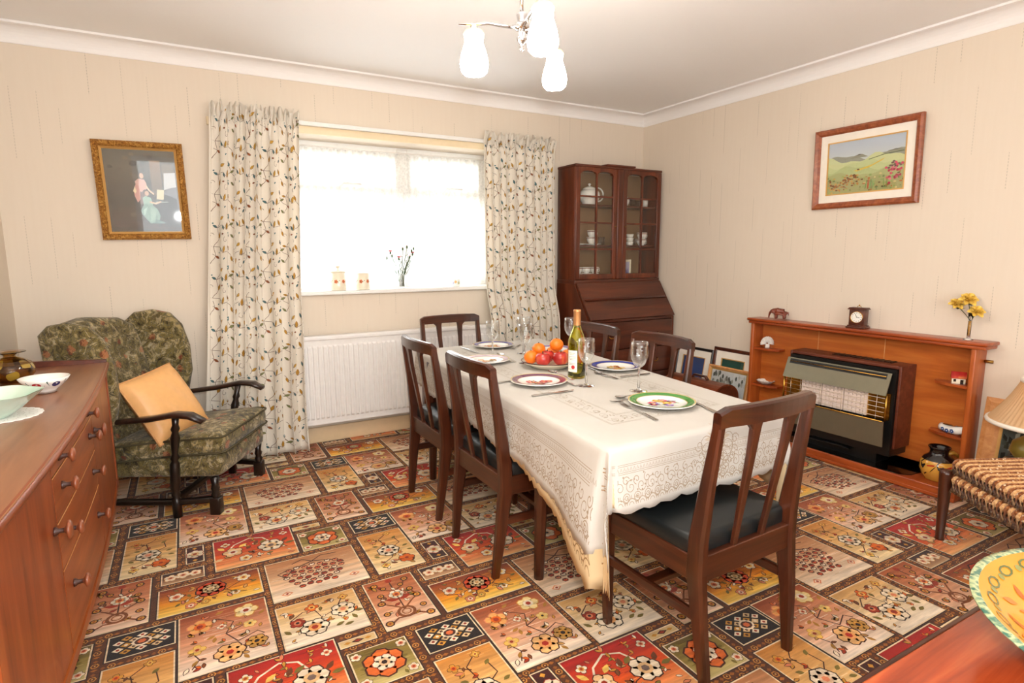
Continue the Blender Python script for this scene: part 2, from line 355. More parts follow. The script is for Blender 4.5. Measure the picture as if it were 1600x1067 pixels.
t = NT('pleated_silk'); nz = t.noise(t.coord('Object', (6, 6, 1)), 1, 2); col = t.ramp(nz, [(.35, (226, 176, 124)), (.65, (240, 206, 164))])
t.done(t.n('MixShader', {0: .45, 1: t.n('BsdfDiffuse', {'Color': col}).outputs[0], 2: t.n('BsdfTranslucent', {'Color': col}).outputs[0]}).outputs[0])
t = NT('apple_skin'); n1 = t.noise(t.coord('Object', (14, 14, 6)), 1, 3)
t.done(t.pr(col=t.ramp(n1, [(.35, (150, 26, 30)), (.52, (196, 54, 44)), (.70, (224, 150, 84))]), rough=.25, coat=.3))
t = NT('green_gold_base'); n1 = t.noise(t.coord('Object', (10, 10, 10)), 1, 2); t.done(t.pr(col=t.ramp(n1, [(.3, (112, 96, 36)), (.7, (150, 128, 54))]), rough=.3, coat=.3))
t = NT('celadon'); n1 = t.noise(t.coord('Object', (8, 8, 8)), 1, 3); t.done(t.pr(col=t.ramp(n1, [(.3, (170, 205, 186)), (.7, (205, 226, 210))]), rough=.12, coat=.5))
t = NT('bowl_yellow'); n1 = t.noise(t.coord('Object', (10, 10, 10)), 1, 3); t.done(t.pr(col=t.ramp(n1, [(.3, (216, 136, 34)), (.7, (226, 152, 46))]), rough=.12, coat=.5))
t = NT('rim_green'); n1 = t.noise(t.coord('Object', (60, 60, 60)), 1, 3); t.done(t.pr(col=t.ramp(n1, [(.35, (80, 126, 104)), (.5, (190, 200, 150)), (.6, (60, 110, 92))]), rough=.15, coat=.5))
# ------------------------------------------------------------------ room shell
XL, XR, YB, YF, ZC = -4.27, 0.0, 0.0, -5.30, 2.376
WX0, WX1, WZ0, WZ1 = -2.95, -1.40, 0.985, 1.985       # window opening in the far wall
m = MB(); m.box(XL - .1, XR + .1, YF - .1, YB + .32, -.12, -.002); floor_o = struct('floor', m, 'dark_void')
m = MB(); m.box(XL - .1, XR + .1, YF - .1, YB + .32, ZC, ZC + .1); struct('ceiling', m, 'ceiling_paint')
def wall_with_hole(name, mat, x0, x1, y0, y1, hx0, hx1, hz0, hz1):
    m = MB()
    m.box(x0, hx0, y0, y1, 0, ZC); m.box(hx1, x1, y0, y1, 0, ZC); m.box(hx0, hx1, y0, y1, 0, hz0); m.box(hx0, hx1, y0, y1, hz1, ZC)
    return struct(name, m, mat)
wall_with_hole('wall_back', 'wallpaper_x', XL - .1, XR + .1, YB, YB + .30, WX0, WX1, WZ0, WZ1)
m = MB(); m.box(XR, XR + .1, YF, YB, 0, ZC); struct('wall_right', m, 'wallpaper_y')
m = MB(); m.box(XL - .1, XL, YF, YB, 0, ZC); struct('wall_left', m, 'wallpaper_y')
wall_with_hole('wall_front', 'wallpaper_x', XL - .1, XR + .1, YF - .2, YF, -3.95, -1.75, 0.3, 2.15)   # opening for the unseen window added for fill daylight
# coving: quarter-hollow profile swept along each wall
def cove(name, p0, p1, inward):
    prof = [(0, -.086), (.005, -.086), (.007, -.080)] + [(.007 + .066 * (1 - cos(a)), -.080 + .066 * sin(a)) for a in [i * pi / 2 / 7 for i in range(8)]] + [(.080, -.012), (.086, -.011), (.086, 0), (0, 0)]
    p0, p1, n = Vector(p0), Vector(p1), Vector(inward); t = (p1 - p0).normalized(); rings = []
    for p, s in ((p0, 1), (p1, -1)): rings.append([p + n * a + t * (a * s) + Vector((0, 0, ZC + b)) for a, b in prof])
    m = MB(); m.loft(rings, True, smooth=False); return struct(name, m, 'cove_paint')
cove('trim_1', (XL, 0, 0), (XR, 0, 0), (0, -1, 0)); cove('trim_2', (XR, 0, 0), (XR, YF, 0), (-1, 0, 0))
cove('trim_3', (XL, YF, 0), (XL, 0, 0), (1, 0, 0)); cove('trim_4', (XR, YF, 0), (XL, YF, 0), (0, 1, 0))
def skirt(name, x0, x1, y0, y1): m = MB(); m.box(x0, x1, y0, y1, 0, .104, .006); struct(name, m, 'cream_paint')
skirt('baseboard_back', XL, XR, -.022, 0); skirt('baseboard_right', -.022, 0, YF, -.022); skirt('baseboard_left', XL, XL + .022, YF, -.022)

# window: sill, outer frame, mullion, transom, sashes, panes
def window(name, x0, x1, z0, z1, y, mull, tz, sill_y0):
    w = link(name, None); w['kind'] = 'structure'
    m = MB(); m.box(x0 - .0, x1 + .0, sill_y0, y + .02, z0 - .002, z0 + .02, .004); m.box(x0 - .03, x1 + .03, sill_y0 - .001, -.0005, z0 - .004, z0 + .02, .004); obj('window_sill', m, 'white_paint', w)
    m = MB(); f = .06
    m.box(x0, x1, y, y + .06, z1 - f, z1, .006); m.box(x0, x1, y, y + .06, z0, z0 + f, .006); m.box(x0, x0 + f, y + .001, y + .059, z0 + f, z1 - f); m.box(x1 - f, x1, y + .001, y + .059, z0 + f, z1 - f)
    obj('window_frame', m, 'upvc', w)
    m = MB(); m.box(mull - .04, mull + .04, y - .01, y + .06, z0 + .01, z1 - .01, .008); obj('mullion', m, 'upvc', w)
    m = MB(); m.box(x0 + .01, x1 - .01, y - .005, y + .06, tz - .035, tz + .035, .008); obj('transom', m, 'upvc', w)
    for a, b in ((x0 + f, mull - .04), (mull + .04, x1 - f)):
        m = MB(); s = .035
        for q in ((a, b, tz + .035, tz + .035 + s), (a, b, z1 - f - s, z1 - f), (a, a + s, tz + .035 + s, z1 - f - s), (b - s, b, tz + .035 + s, z1 - f - s)): m.box(q[0], q[1], y - .012, y + .05, q[2], q[3])
        sh = obj('top_sash', m, 'upvc', w)
        m = MB(); c = (a + b) / 2; m.tube([(c, y - .015, tz + .055), (c, y - .05, tz + .062), (c + .12, y - .055, tz + .062)], .008); obj('sash_handle', m, 'upvc', sh)
        m = MB(); m.box(a + s, b - s, y + .02, y + .026, tz + .035 + s, z1 - f - s); obj('pane', m, 'pane', w)
        m = MB(); m.box(a, b, y + .02, y + .026, z0 + f, tz - .035); obj('pane', m, 'pane', w)
    return w
window('window_1', WX0, WX1, WZ0, WZ1, .20, -2.065, 1.655, -.03)
# unseen window added behind the camera to let in fill daylight
w2 = link('added_fill_window', None); w2['kind'] = 'structure'
m = MB()
for q in ((-3.95, -1.75, .3, .36), (-3.95, -1.75, 2.09, 2.15), (-3.95, -3.89, .36, 2.09), (-1.81, -1.75, .36, 2.09), (-2.88, -2.82, .36, 2.09)): m.box(q[0], q[1], YF - .12, YF - .06, q[2], q[3], .005)
obj('window_frame', m, 'upvc', w2)
for a, b in ((-3.89, -2.88), (-2.82, -1.81)): m = MB(); m.box(a, b, YF - .095, YF - .089, .36, 2.09); obj('pane', m, 'pane', w2)

# ------------------------------------------------------------------ carpet
CPX, CPY, CX0, CY0 = .885, .915, -3.40, -1.90
PANELS = [('grape', .115, .455, .085, .375), ('cream', .112, .378, -.205, .040), ('figure', .420, .603, -.268, .040), ('ytall', .500, .685, .088, .428), ('diamond', .503, .686, .474, .600), ('star', .275, .455, .420, .592),
          ('red', .828, 1.135, -.032, .235), ('square', .726, .785, .092, .235), ('sprig', .642, .782, -.040, .042), ('ylong', .636, .970, .646, .830), ('pink', .702, .968, .268, .602), ('slip', .265, .376, .634, .664)]
GRAD = {'grape': [(184, 126, 84), (220, 180, 142), (246, 230, 206)], 'cream': [(216, 168, 106), (238, 212, 168), (248, 236, 216)], 'figure': [(172, 96, 60), (210, 146, 108), (244, 214, 188)], 'ytall': [(206, 140, 74), (230, 186, 124), (244, 224, 180)],
        'diamond': [(34, 22, 16), (34, 22, 16), (30, 20, 18)], 'star': [(112, 92, 38), (150, 130, 66), (204, 188, 128)], 'red': [(164, 20, 8), (218, 88, 48), (240, 184, 126)], 'square': [(70, 24, 16), (60, 26, 18), (60, 26, 18)],
        'sprig': [(44, 26, 26), (110, 70, 54), (200, 160, 120)], 'ylong': [(120, 44, 12), (226, 140, 46), (250, 214, 116)], 'pink': [(158, 80, 48), (222, 162, 126), (248, 234, 214)], 'slip': [(222, 190, 140), (226, 198, 146), (226, 198, 146)]}
BR, DK, CRM, GLD, RUS, PNK, OLV, ORG, YEL = (74, 36, 18), (38, 20, 12), (240, 224, 196), (206, 150, 72), (158, 54, 28), (222, 140, 104), (124, 108, 48), (222, 110, 52), (240, 200, 110)
def lerp3(g, t): a, b, k = (g[0], g[1], t * 2) if t < .5 else (g[1], g[2], t * 2 - 1); return tuple(a[i] + (b[i] - a[i]) * k for i in range(3))
def carpet_cell():
    P = Print(); R = random.Random(3)
    # brown bands with small gold links between the panels
    st = .0443; nx, ny = int(round(CPX / st)), int(round(CPY / st)); sx, sy = CPX / nx, CPY / ny
    rects = []
    for n, a, b, c, d in PANELS:
        for k in (-1, 0, 1):
            for q in (-1, 0, 1, 2): rects.append((a + k * CPX, b + k * CPX, c + q * CPY - k * CPY / 2, d + q * CPY - k * CPY / 2))
    for i in range(nx * 2):
        for j in range(ny * 2):
            x, y = (i + .5) * sx / 2, (j + .5) * sy / 2
            if any(a - .006 < x < b + .006 and c - .006 < y < d + .006 for a, b, c, d in rects): continue
            k = (i + 2 * j) % 3
            if k == 0: P.disc(x, y, .0125, (196, 138, 74), 2, 6); P.disc(x, y, .0085, (96, 50, 24), 3, 6)
            elif k == 1: P.disc(x, y, .0105, (166, 104, 52), 2, 4, .0065)
            else: P.disc(x, y, .0075, (150, 92, 46), 2, 4); 
            if k == 0: P.disc(x, y, .0034, (224, 176, 106), 4, 4)
    for n, a, b, c, d in PANELS:
        w, h = b - a, d - c
        P.poly([(a - .008, c - .008), (b + .008, c - .008), (b + .008, d + .008), (a - .008, d + .008)], DK, 4)
        P.poly([(a - .0045, c - .0045), (b + .0045, c - .0045), (b + .0045, d + .0045), (a - .0045, d + .0045)], (236, 214, 178), 5)
        rows = 10 if h > .1 else 4
        for r in range(rows):                                  # woven shading of the ground, dark at the far side
            t0, t1 = r / rows, (r + 1) / rows; c0, c1 = lerp3(GRAD[n], t0), lerp3(GRAD[n], t1); y0, y1 = d - h * t0, d - h * t1
            P.poly([(a, y1), (b, y1), (b, y0), (a, y0)], (c1, c1, c0, c0), 6)
        for r in range(int(w * h * 260)):                       # streaks
            t0 = R.random(); cc = lerp3(GRAD[n], max(0, min(1, t0 + R.choice((-.3, .3, .35))))); l = R.uniform(.02, .10); x = a + R.random() * max(.001, w - l); y = d - h * t0
            if l < w and c + .003 < y < d - .003: P.poly([(x, y - .0016), (x + l, y - .0010), (x + l, y + .0012), (x, y + .0016)], cc, 7)
        X = lambda q: a + w * q
        Y = lambda q: c + h * q
        L = 8
        def stem(pts, wd=.0042, col=BR): P.line([(X(p), Y(q)) for p, q in pts], wd, col, L)
        def fl(p, q, r, n_, cols, out=BR, rot=0): P.flower(X(p), Y(q), r, n_, cols, L + 1, rot, out)
        if n == 'grape':
            stem([(.16, .55), (.3, .72), (.5, .82), (.7, .74), (.84, .6)], .006); stem([(.5, .82), (.62, .93), (.8, .9)], .005); stem([(.5, .82), (.4, .93), (.28, .86)], .005); stem([(.16, .55), (.10, .66), (.2, .72)], .005)
            for r in range(6):
                k = 9 - abs(r - 1.5) * 1.0
                for q in range(int(k)):
                    x = X(.5 + (q - (int(k) - 1) / 2) * .088 - .01); y = Y(.70 - r * .095 + (.03 if q % 2 else 0)); P.disc(x, y, .0140, BR, L + 1, 6, .0128); P.disc(x, y - .001, .0098, [PNK, (204, 96, 66), CRM, RUS][(q * 2 + r) % 4], L + 2, 6, .0075); P.disc(x, y + .004, .0042, (110, 36, 22), L + 3, 5)
            for p, q in ((.14, .13), (.88, .2)): P.disc(X(p), Y(q), .021, PNK, L + 1, 4, .017); P.disc(X(p), Y(q), .014, CRM, L + 2, 4, .011); P.disc(X(p), Y(q), .007, RUS, L + 3, 4)
        elif n == 'cream':
            stem([(.12, .6), (.3, .75), (.45, .7), (.5, .5), (.7, .6), (.82, .85)]); stem([(.5, .5), (.42, .35), (.36, .3)])
            fl(.38, .32, .047, 6, (CRM, (236, 170, 110), RUS), DK); fl(.78, .55, .042, 6, (CRM, (226, 196, 150), PNK), DK, .3); fl(.2, .52, .026, 5, (RUS, PNK, DK), BR); fl(.42, .8, .024, 4, (ORG, YEL, RUS), BR); fl(.84, .86, .018, 4, (GLD, YEL, RUS), BR)
            for p, q, an in ((.62, .2, .4), (.72, .16, .2), (.9, .24, 1.9), (.1, .3, 2.2)): P.leaf(X(p), Y(q), .034, .016, an, OLV, L + 2)
        elif n == 'figure':
            stem([(.5, .92), (.5, .3)], .005); P.ring(X(.5), Y(.24), .034, .011, (132, 76, 40), L + 2, 12); P.ring(X(.5), Y(.24), .018, .005, (150, 92, 52), L + 2, 8)
            fl(.5, .62, .030, 6, (CRM, (236, 150, 90), RUS), RUS); P.leaf(X(.5), Y(.5), .05, .022, rad(20), RUS, L + 2); P.leaf(X(.5), Y(.5), .05, .022, rad(160), RUS, L + 2)
            for sgn in (-1, 1):
                stem([(.5, .3), (.5 + sgn * .2, .42), (.5 + sgn * .36, .5), (.5 + sgn * .3, .64)], .007, (130, 74, 40)); stem([(.5, .14), (.5 + sgn * .2, .16), (.5 + sgn * .38, .08)], .008, (130, 74, 40)); stem([(.5, .7), (.5 + sgn * .22, .78), (.5 + sgn * .3, .9)], .006, (130, 74, 40))
                for p, q, r in ((.36, .5, .016), (.3, .66, .014), (.32, .9, .015), (.4, .1, .017), (.36, .28, .014), (.18, .8, .012)): P.disc(X(.5 + sgn * p), Y(q), r, BR, L + 1, 8); P.disc(X(.5 + sgn * p), Y(q), r * .66, GLD, L + 2, 7); P.disc(X(.5 + sgn * p), Y(q), r * .3, RUS, L + 3, 5)
            P.disc(X(.5), Y(.94), .014, RUS, L + 1, 6)
        elif n == 'ytall':
            stem([(.2, .2), (.45, .3), (.5, .5), (.4, .8), (.65, .93)]); stem([(.5, .5), (.8, .62), (.75, .8)]); stem([(.45, .75), (.2, .85)])
            fl(.46, .48, .046, 7, (CRM, (222, 190, 160), PNK), DK); fl(.72, .2, .033, 5, (ORG, (220, 120, 60), RUS), BR); fl(.2, .84, .020, 4, (GLD, ORG, RUS), BR); fl(.66, .92, .017, 4, (GLD, YEL, RUS), BR); fl(.22, .15, .018, 4, (YEL, GLD, RUS), BR)
            for p, q, an in ((.8, .5, .4), (.84, .4, -.3), (.2, .35, 2.4), (.3, .62, 2.6), (.7, .75, .8)): P.leaf(X(p), Y(q), .028, .015, an, OLV, L + 2)
        elif n == 'diamond':
            for i in range(-3, 4):
                for j in range(-3, 4):
                    x, y = .5 + (i + j) * .118, .5 + (i - j) * .145
                    if .06 < x < .94 and .08 < y < .92 and not (i == 0 and j == 0): P.disc(X(x), Y(y), .0165, [CRM, GLD, (226, 196, 150)][(i + j) % 3], L + 1, 4, .0125); P.disc(X(x), Y(y), .006, [BR, CRM, RUS][(i * j) % 3], L + 2, 5)
            P.disc(X(.5), Y(.5), .030, CRM, L + 2, 8, .026); P.disc(X(.5), Y(.5), .022, BR, L + 3, 8, .018); P.disc(X(.5), Y(.5), .013, (220, 120, 80), L + 4, 6, .011)
        elif n == 'star':
            P.flower(X(.5), Y(.5), .066, 6, ((226, 120, 70), (226, 120, 70), (226, 120, 70)), L + 1, .5, BR); P.flower(X(.5), Y(.5), .038, 6, (CRM, (228, 190, 150), DK), L + 5, 0, RUS)
            for p, q in ((.1, .14), (.9, .14), (.1, .86), (.9, .86)): fl(p, q, .018, 5, (CRM, PNK, RUS), BR)
            for p, q, an in ((.2, .5, pi), (.8, .5, 0), (.25, .85, 2), (.75, .15, 5)): P.leaf(X(p), Y(q), .022, .012, an, OLV, L + 1)
        elif n == 'red':
            stem([(.12, .5), (.25, .75), (.45, .88), (.62, .8), (.7, .6)], .007, CRM); stem([(.35, .2), (.5, .35), (.66, .4), (.9, .3)])
            fl(.22, .5, .040, 5, ((240, 200, 150), CRM, RUS), BR, .5); fl(.70, .46, .052, 6, (CRM, (230, 190, 140), (120, 100, 90)), BR); fl(.36, .22, .026, 5, (CRM, YEL, RUS), BR); fl(.9, .8, .018, 4, (CRM, PNK, RUS), BR); fl(.14, .8, .02, 4, (CRM, GLD, RUS), BR)
            for p, q, an, cc in ((.5, .6, 1.2, (110, 60, 30)), (.56, .62, .6, OLV), (.85, .5, .9, (110, 60, 30)), (.88, .42, .1, OLV), (.3, .62, .7, YEL), (.12, .62, 2.2, YEL), (.1, .34, 3.4, (240, 200, 150))): P.leaf(X(p), Y(q), .042, .020, an, cc, L + 2)
        elif n == 'square':
            P.flower(X(.5), Y(.5), .034, 6, (CRM, (236, 196, 140), RUS), L + 1, .5, RUS)
            for q in (.12, .88): P.disc(X(.5), Y(q), .010, GLD, L + 1, 4)
        elif n == 'sprig':
            for p, q, r in ((.2, .5, .024), (.5, .55, .026), (.8, .5, .023)): P.flower(X(p), Y(q), r, 5, (CRM, (230, 180, 140), RUS), L + 1, p * 7, GLD)
        elif n == 'ylong':
            stem([(.1, .5), (.25, .4), (.45, .55), (.65, .45), (.85, .7), (.95, .5)]); stem([(.45, .5), (.4, .2), (.3, .15)]); stem([(.65, .45), (.75, .25), (.85, .2)])
            P.flower(X(.5), Y(.62), .052, 8, ((206, 84, 54), (206, 84, 54), (206, 84, 54)), L + 1, .2, DK); P.flower(X(.5), Y(.62), .030, 7, ((196, 164, 120), (214, 190, 150), (190, 150, 100)), L + 5, 0, BR)
            for p, q, r, cs in ((.16, .62, .026, (CRM, PNK, RUS)), (.3, .16, .02, (PNK, CRM, RUS)), (.84, .76, .026, (CRM, YEL, RUS)), (.44, .18, .016, (GLD, YEL, OLV)), (.74, .24, .016, (CRM, GLD, BR))): fl(p, q, r, 5, cs, BR)
            for p, q, an in ((.3, .5, 2), (.7, .36, 5.6), (.9, .5, .3), (.2, .35, 4)): P.leaf(X(p), Y(q), .026, .013, an, OLV, L + 2)
        elif n == 'pink':
            stem([(.2, .78), (.42, .82), (.6, .7), (.5, .52), (.62, .34)]); stem([(.62, .34), (.85, .42), (.92, .35)]); stem([(.5, .52), (.8, .62)]); stem([(.1, .4), (.2, .22), (.12, .1)])
            fl(.22, .76, .040, 5, ((240, 176, 110), ORG, RUS), PNK, .3); fl(.76, .84, .040, 5, ((244, 220, 160), CRM, RUS), GLD); fl(.52, .2, .047, 6, ((240, 190, 130), (240, 170, 110), (180, 54, 40)), BR); fl(.82, .25, .034, 6, ((196, 150, 84), GLD, DK), BR); fl(.78, .58, .022, 5, ((240, 210, 140), YEL, DK), GLD); fl(.18, .38, .026, 4, (YEL, (230, 180, 120), RUS), GLD); fl(.46, .66, .016, 4, (CRM, PNK, RUS), BR)
            for p, q, an in ((.28, .5, .4), (.36, .42, 1.4), (.12, .14, 1), (.66, .1, 5.2), (.9, .7, .8), (.4, .9, .5)): P.leaf(X(p), Y(q), .030, .014, an, (176, 128, 60), L + 2)
        elif n == 'slip':
            P.disc(X(.5), Y(.5), .022, BR, L, 4, .010); P.disc(X(.5), Y(.5), .012, RUS, L + 1, 4, .006)
            for p in (.2, .8): P.disc(X(p), Y(.5), .013, GLD, L, 4, .007)
        if n in ('cream', 'ytall', 'red', 'ylong', 'pink', 'figure'):        # small outlined sprigs filling the ground
            for k in range(int(w * h * 330)):
                x, y = X(R.uniform(.08, .92)), Y(R.uniform(.08, .92)); an = R.random() * 6.3; l = R.uniform(.016, .030); cc = R.choice((GLD, OLV, PNK, CRM, (196, 150, 90), RUS, (120, 70, 36)))
                P.leaf(x - .002 * cos(an), y - .002 * sin(an), l + .004, l * .62, an, BR, L); P.leaf(x, y, l, l * .40, an, cc, L + 1)
                if R.random() < .6: a2 = an + R.choice((-1, 1)) * R.uniform(.8, 1.4); P.leaf(x, y, l * .8 + .003, l * .55, a2, BR, L); P.leaf(x, y, l * .8, l * .34, a2, R.choice((CRM, GLD, ORG)), L + 1)
    return P
cell = carpet_cell()
mb = MB(); mb.box(XL, XR, YF, YB, -.002, .001, col=(92, 52, 28))
CXMIN, CXMAX, CYMIN, CYMAX = XL + .002, XR - .002, -4.30, YB - .002
for kx in range(-2, 6):
    for ky in range(-4, 6):
        ox, oy = CX0 + kx * CPX, CY0 + ky * CPY - kx * CPY / 2
        if ox > CXMAX or ox + CPX * 1.3 < CXMIN or oy > CYMAX or oy + CPY < CYMIN - .3: continue
        for pts, col, lay in cell.p:
            q = [(ox + u, oy + v) for u, v in pts]
            if max(p[0] for p in q) < CXMIN or min(p[0] for p in q) > CXMAX or max(p[1] for p in q) < CYMIN or min(p[1] for p in q) > CYMAX: continue
            mb.add([(min(max(a, CXMIN), CXMAX), min(max(b, CYMIN), CYMAX), .0012 + lay * .00015) for a, b in q], [tuple(range(len(q)))], col)
cp = obj('carpet', mb, 'carpet', floor_o); stuff(cp)
# ------------------------------------------------------------------ dining chairs (local: faces +y, origin on floor under the seat's middle)
def make_chair(label):
    t = thing('dining_chair', label, 'chair', group='dining chairs round the table')
    hw = .200
    for s in (-1, 1):                                     # back post running from foot to top rail
        pts = [(s * (hw - .012), -.205, 0), (s * hw, -.185, .20), (s * (hw + .002), -.165, .36), (s * (hw + .002), -.168, .46), (s * (hw - .001), -.188, .62), (s * (hw - .004), -.214, .80)]
        m = MB(); m.bar(pts, [.026, .032, .036, .035, .029, .024], [.030, .044, .058, .054, .040, .030], (1, 0, 0), bev=.45, smooth=False); obj('back_post', m, 'mahogany', t)
        m = MB(); m.bar([(s * .205, .195, 0), (s * .21, .195, .20), (s * .21, .195, .40)], [.026, .034, .040], [.026, .034, .040], (1, 0, 0), bev=.3); obj('leg', m, 'mahogany', t)
        m = MB(); m.bar([(s * .207, -.15, .375), (s * .207, .19, .375)], .024, .075, (1, 0, 0)); obj('side_rail', m, 'mahogany_y', t)
        m = MB(); m.bar([(s * .207, -.18, .235), (s * .207, .19, .235)], .018, .034, (1, 0, 0), bev=.5); obj('stretcher', m, 'mahogany_y', t)
    # curved top rail: bowed backwards in plan, slightly lower corners blend into the posts
    rings = []
    for i in range(15):
        q = i / 14 * 2 - 1; x = q * (hw + .008); y = -.214 - .026 * (1 - q * q); z1 = .846 - .004 * q * q - (.012 if abs(q) > .97 else 0); z0 = .792 + (.0 if abs(q) < .9 else -.004)
        th = .013
        rings.append([Vector(p) for p in ((x, y - th, z0), (x, y - th - .002, z1 - .006), (x, y - th + .004, z1), (x, y + th - .006, z1), (x, y + th - .002, z1 - .006), (x, y + th, z0))])
    m = MB(); m.loft(rings, True, smooth=False); obj('top_rail', m, 'mahogany_x', t)
    for s in (-1, 1):                                     # two tapering slats, leaning in towards the seat
        xt, xb = s * .075, s * .060; yt = -.214 - .025 * (1 - (xt / hw) ** 2)
        m = MB(); m.bar([(xt * 1.08, yt, .800), (xt, yt + .002, .775), (xt * .97, yt + .012, .70), (xb, -.172, .395)], [.062, .036, .028, .018], [.020, .018, .017, .015], (1, 0, 0), bev=.4); obj('slat', m, 'mahogany', t)
    m = MB(); m.bar([(-hw, -.172, .372), (hw, -.172, .372)], .024, .078, (0, 1, 0)); obj('rear_rail', m, 'mahogany_x', t)
    m = MB(); m.bar([(-hw, .195, .372), (hw, .195, .372)], .022, .072, (0, 1, 0)); obj('front_rail', m, 'mahogany_x', t)
    m = MB(); m.bar([(-.20, .02, .235), (.20, .02, .235)], .034, .018, (0, 1, 0)); obj('cross_stretcher', m, 'mahogany_x', t)
    def pad(u, v):                                        # domed drop-in pad
        a = 2 * pi * u; c, s_ = cos(a), sin(a); e = .14
        x = .213 * (abs(c) ** e) * (1 if c > 0 else -1); y = .025 + .187 * (abs(s_) ** e) * (1 if s_ > 0 else -1)
        prof = [(1, .405), (1.012, .414), (1.012, .446), (.99, .458), (.94, .464), (.5, .469), (0, .470)]
        k = v * 6; i = min(5, int(k)); f = k - i; r = prof[i][0] * (1 - f) + prof[i + 1][0] * f; z = prof[i][1] * (1 - f) + prof[i + 1][1] * f
        return (x * r, .025 + (y - .025) * r, z)
    m = MB(); m.surf(pad, 48, 6, closeu=True); obj('seat_pad', m, 'leather', t)
    return t
ch0 = make_chair('dark wood dining chair with its back to the camera at the near table end')
ch0.location = (-2.105, -2.680, 0); ch0.rotation_euler = (0, 0, rad(2.0))
dup(ch0, (-2.315, -1.30, 0), rad(-90), 'dark wood dining chair on the armchair side of the table, nearer the radiator')
dup(ch0, (-2.315, -1.872, 0), rad(-90), 'dark wood dining chair on the armchair side of the table, nearer the camera')
dup(ch0, (-1.968, -.60, 0), rad(180), 'dark wood dining chair standing in front of the white radiator at the far table end')
dup(ch0, (-1.665, -1.27, 0), rad(90), 'dark wood dining chair beyond the wine bottle in front of the bureau drawers')
dup(ch0, (-1.665, -1.80, 0), rad(90), 'dark wood dining chair on the fireplace side in front of the leaning framed pictures')

# ------------------------------------------------------------------ table and cloths
TZ = .695
QC = [Vector((-2.462, -2.665, 0)), Vector((-1.725, -2.660, 0)), Vector((-1.510, -.755, 0)), Vector((-2.330, -.785, 0))]   # near-left, near-right, far-right, far-left
tb = thing('dining_table', 'dark wood dining table hidden under the cream lace cloth', 'table', (-2.0, -1.72, 0)); O = Vector((-2.0, -1.72, 0))
m = MB(); q = [p - O for p in QC]; q = [v * .985 for v in q]
m.loft([[v + Vector((0, 0, z)) for v in q] for z in (TZ - .026, TZ - .002)], True, smooth=False); obj('table_top', m, 'mahogany_y', tb)
for x, y in ((-.375, -.426), (-.355, .72), (.30, -.426), (.36, .72)):
    m = MB(); m.bar([(x, y, 0), (x * .98, y, .3), (x * .96, y, .66)], [.036, .046, .054], [.036, .046, .054], (1, 0, 0), bev=.6); obj('leg', m, 'mahogany', tb)
m = MB()
for a in ((-.36, .32, -.44, -.415), (-.36, .35, .71, .735), (-.375, -.35, -.42, .72), (.29, .315, -.42, .72)): m.box(a[0], a[1], a[2], a[3], .60, .667)
obj('apron', m, 'mahogany_y', tb)

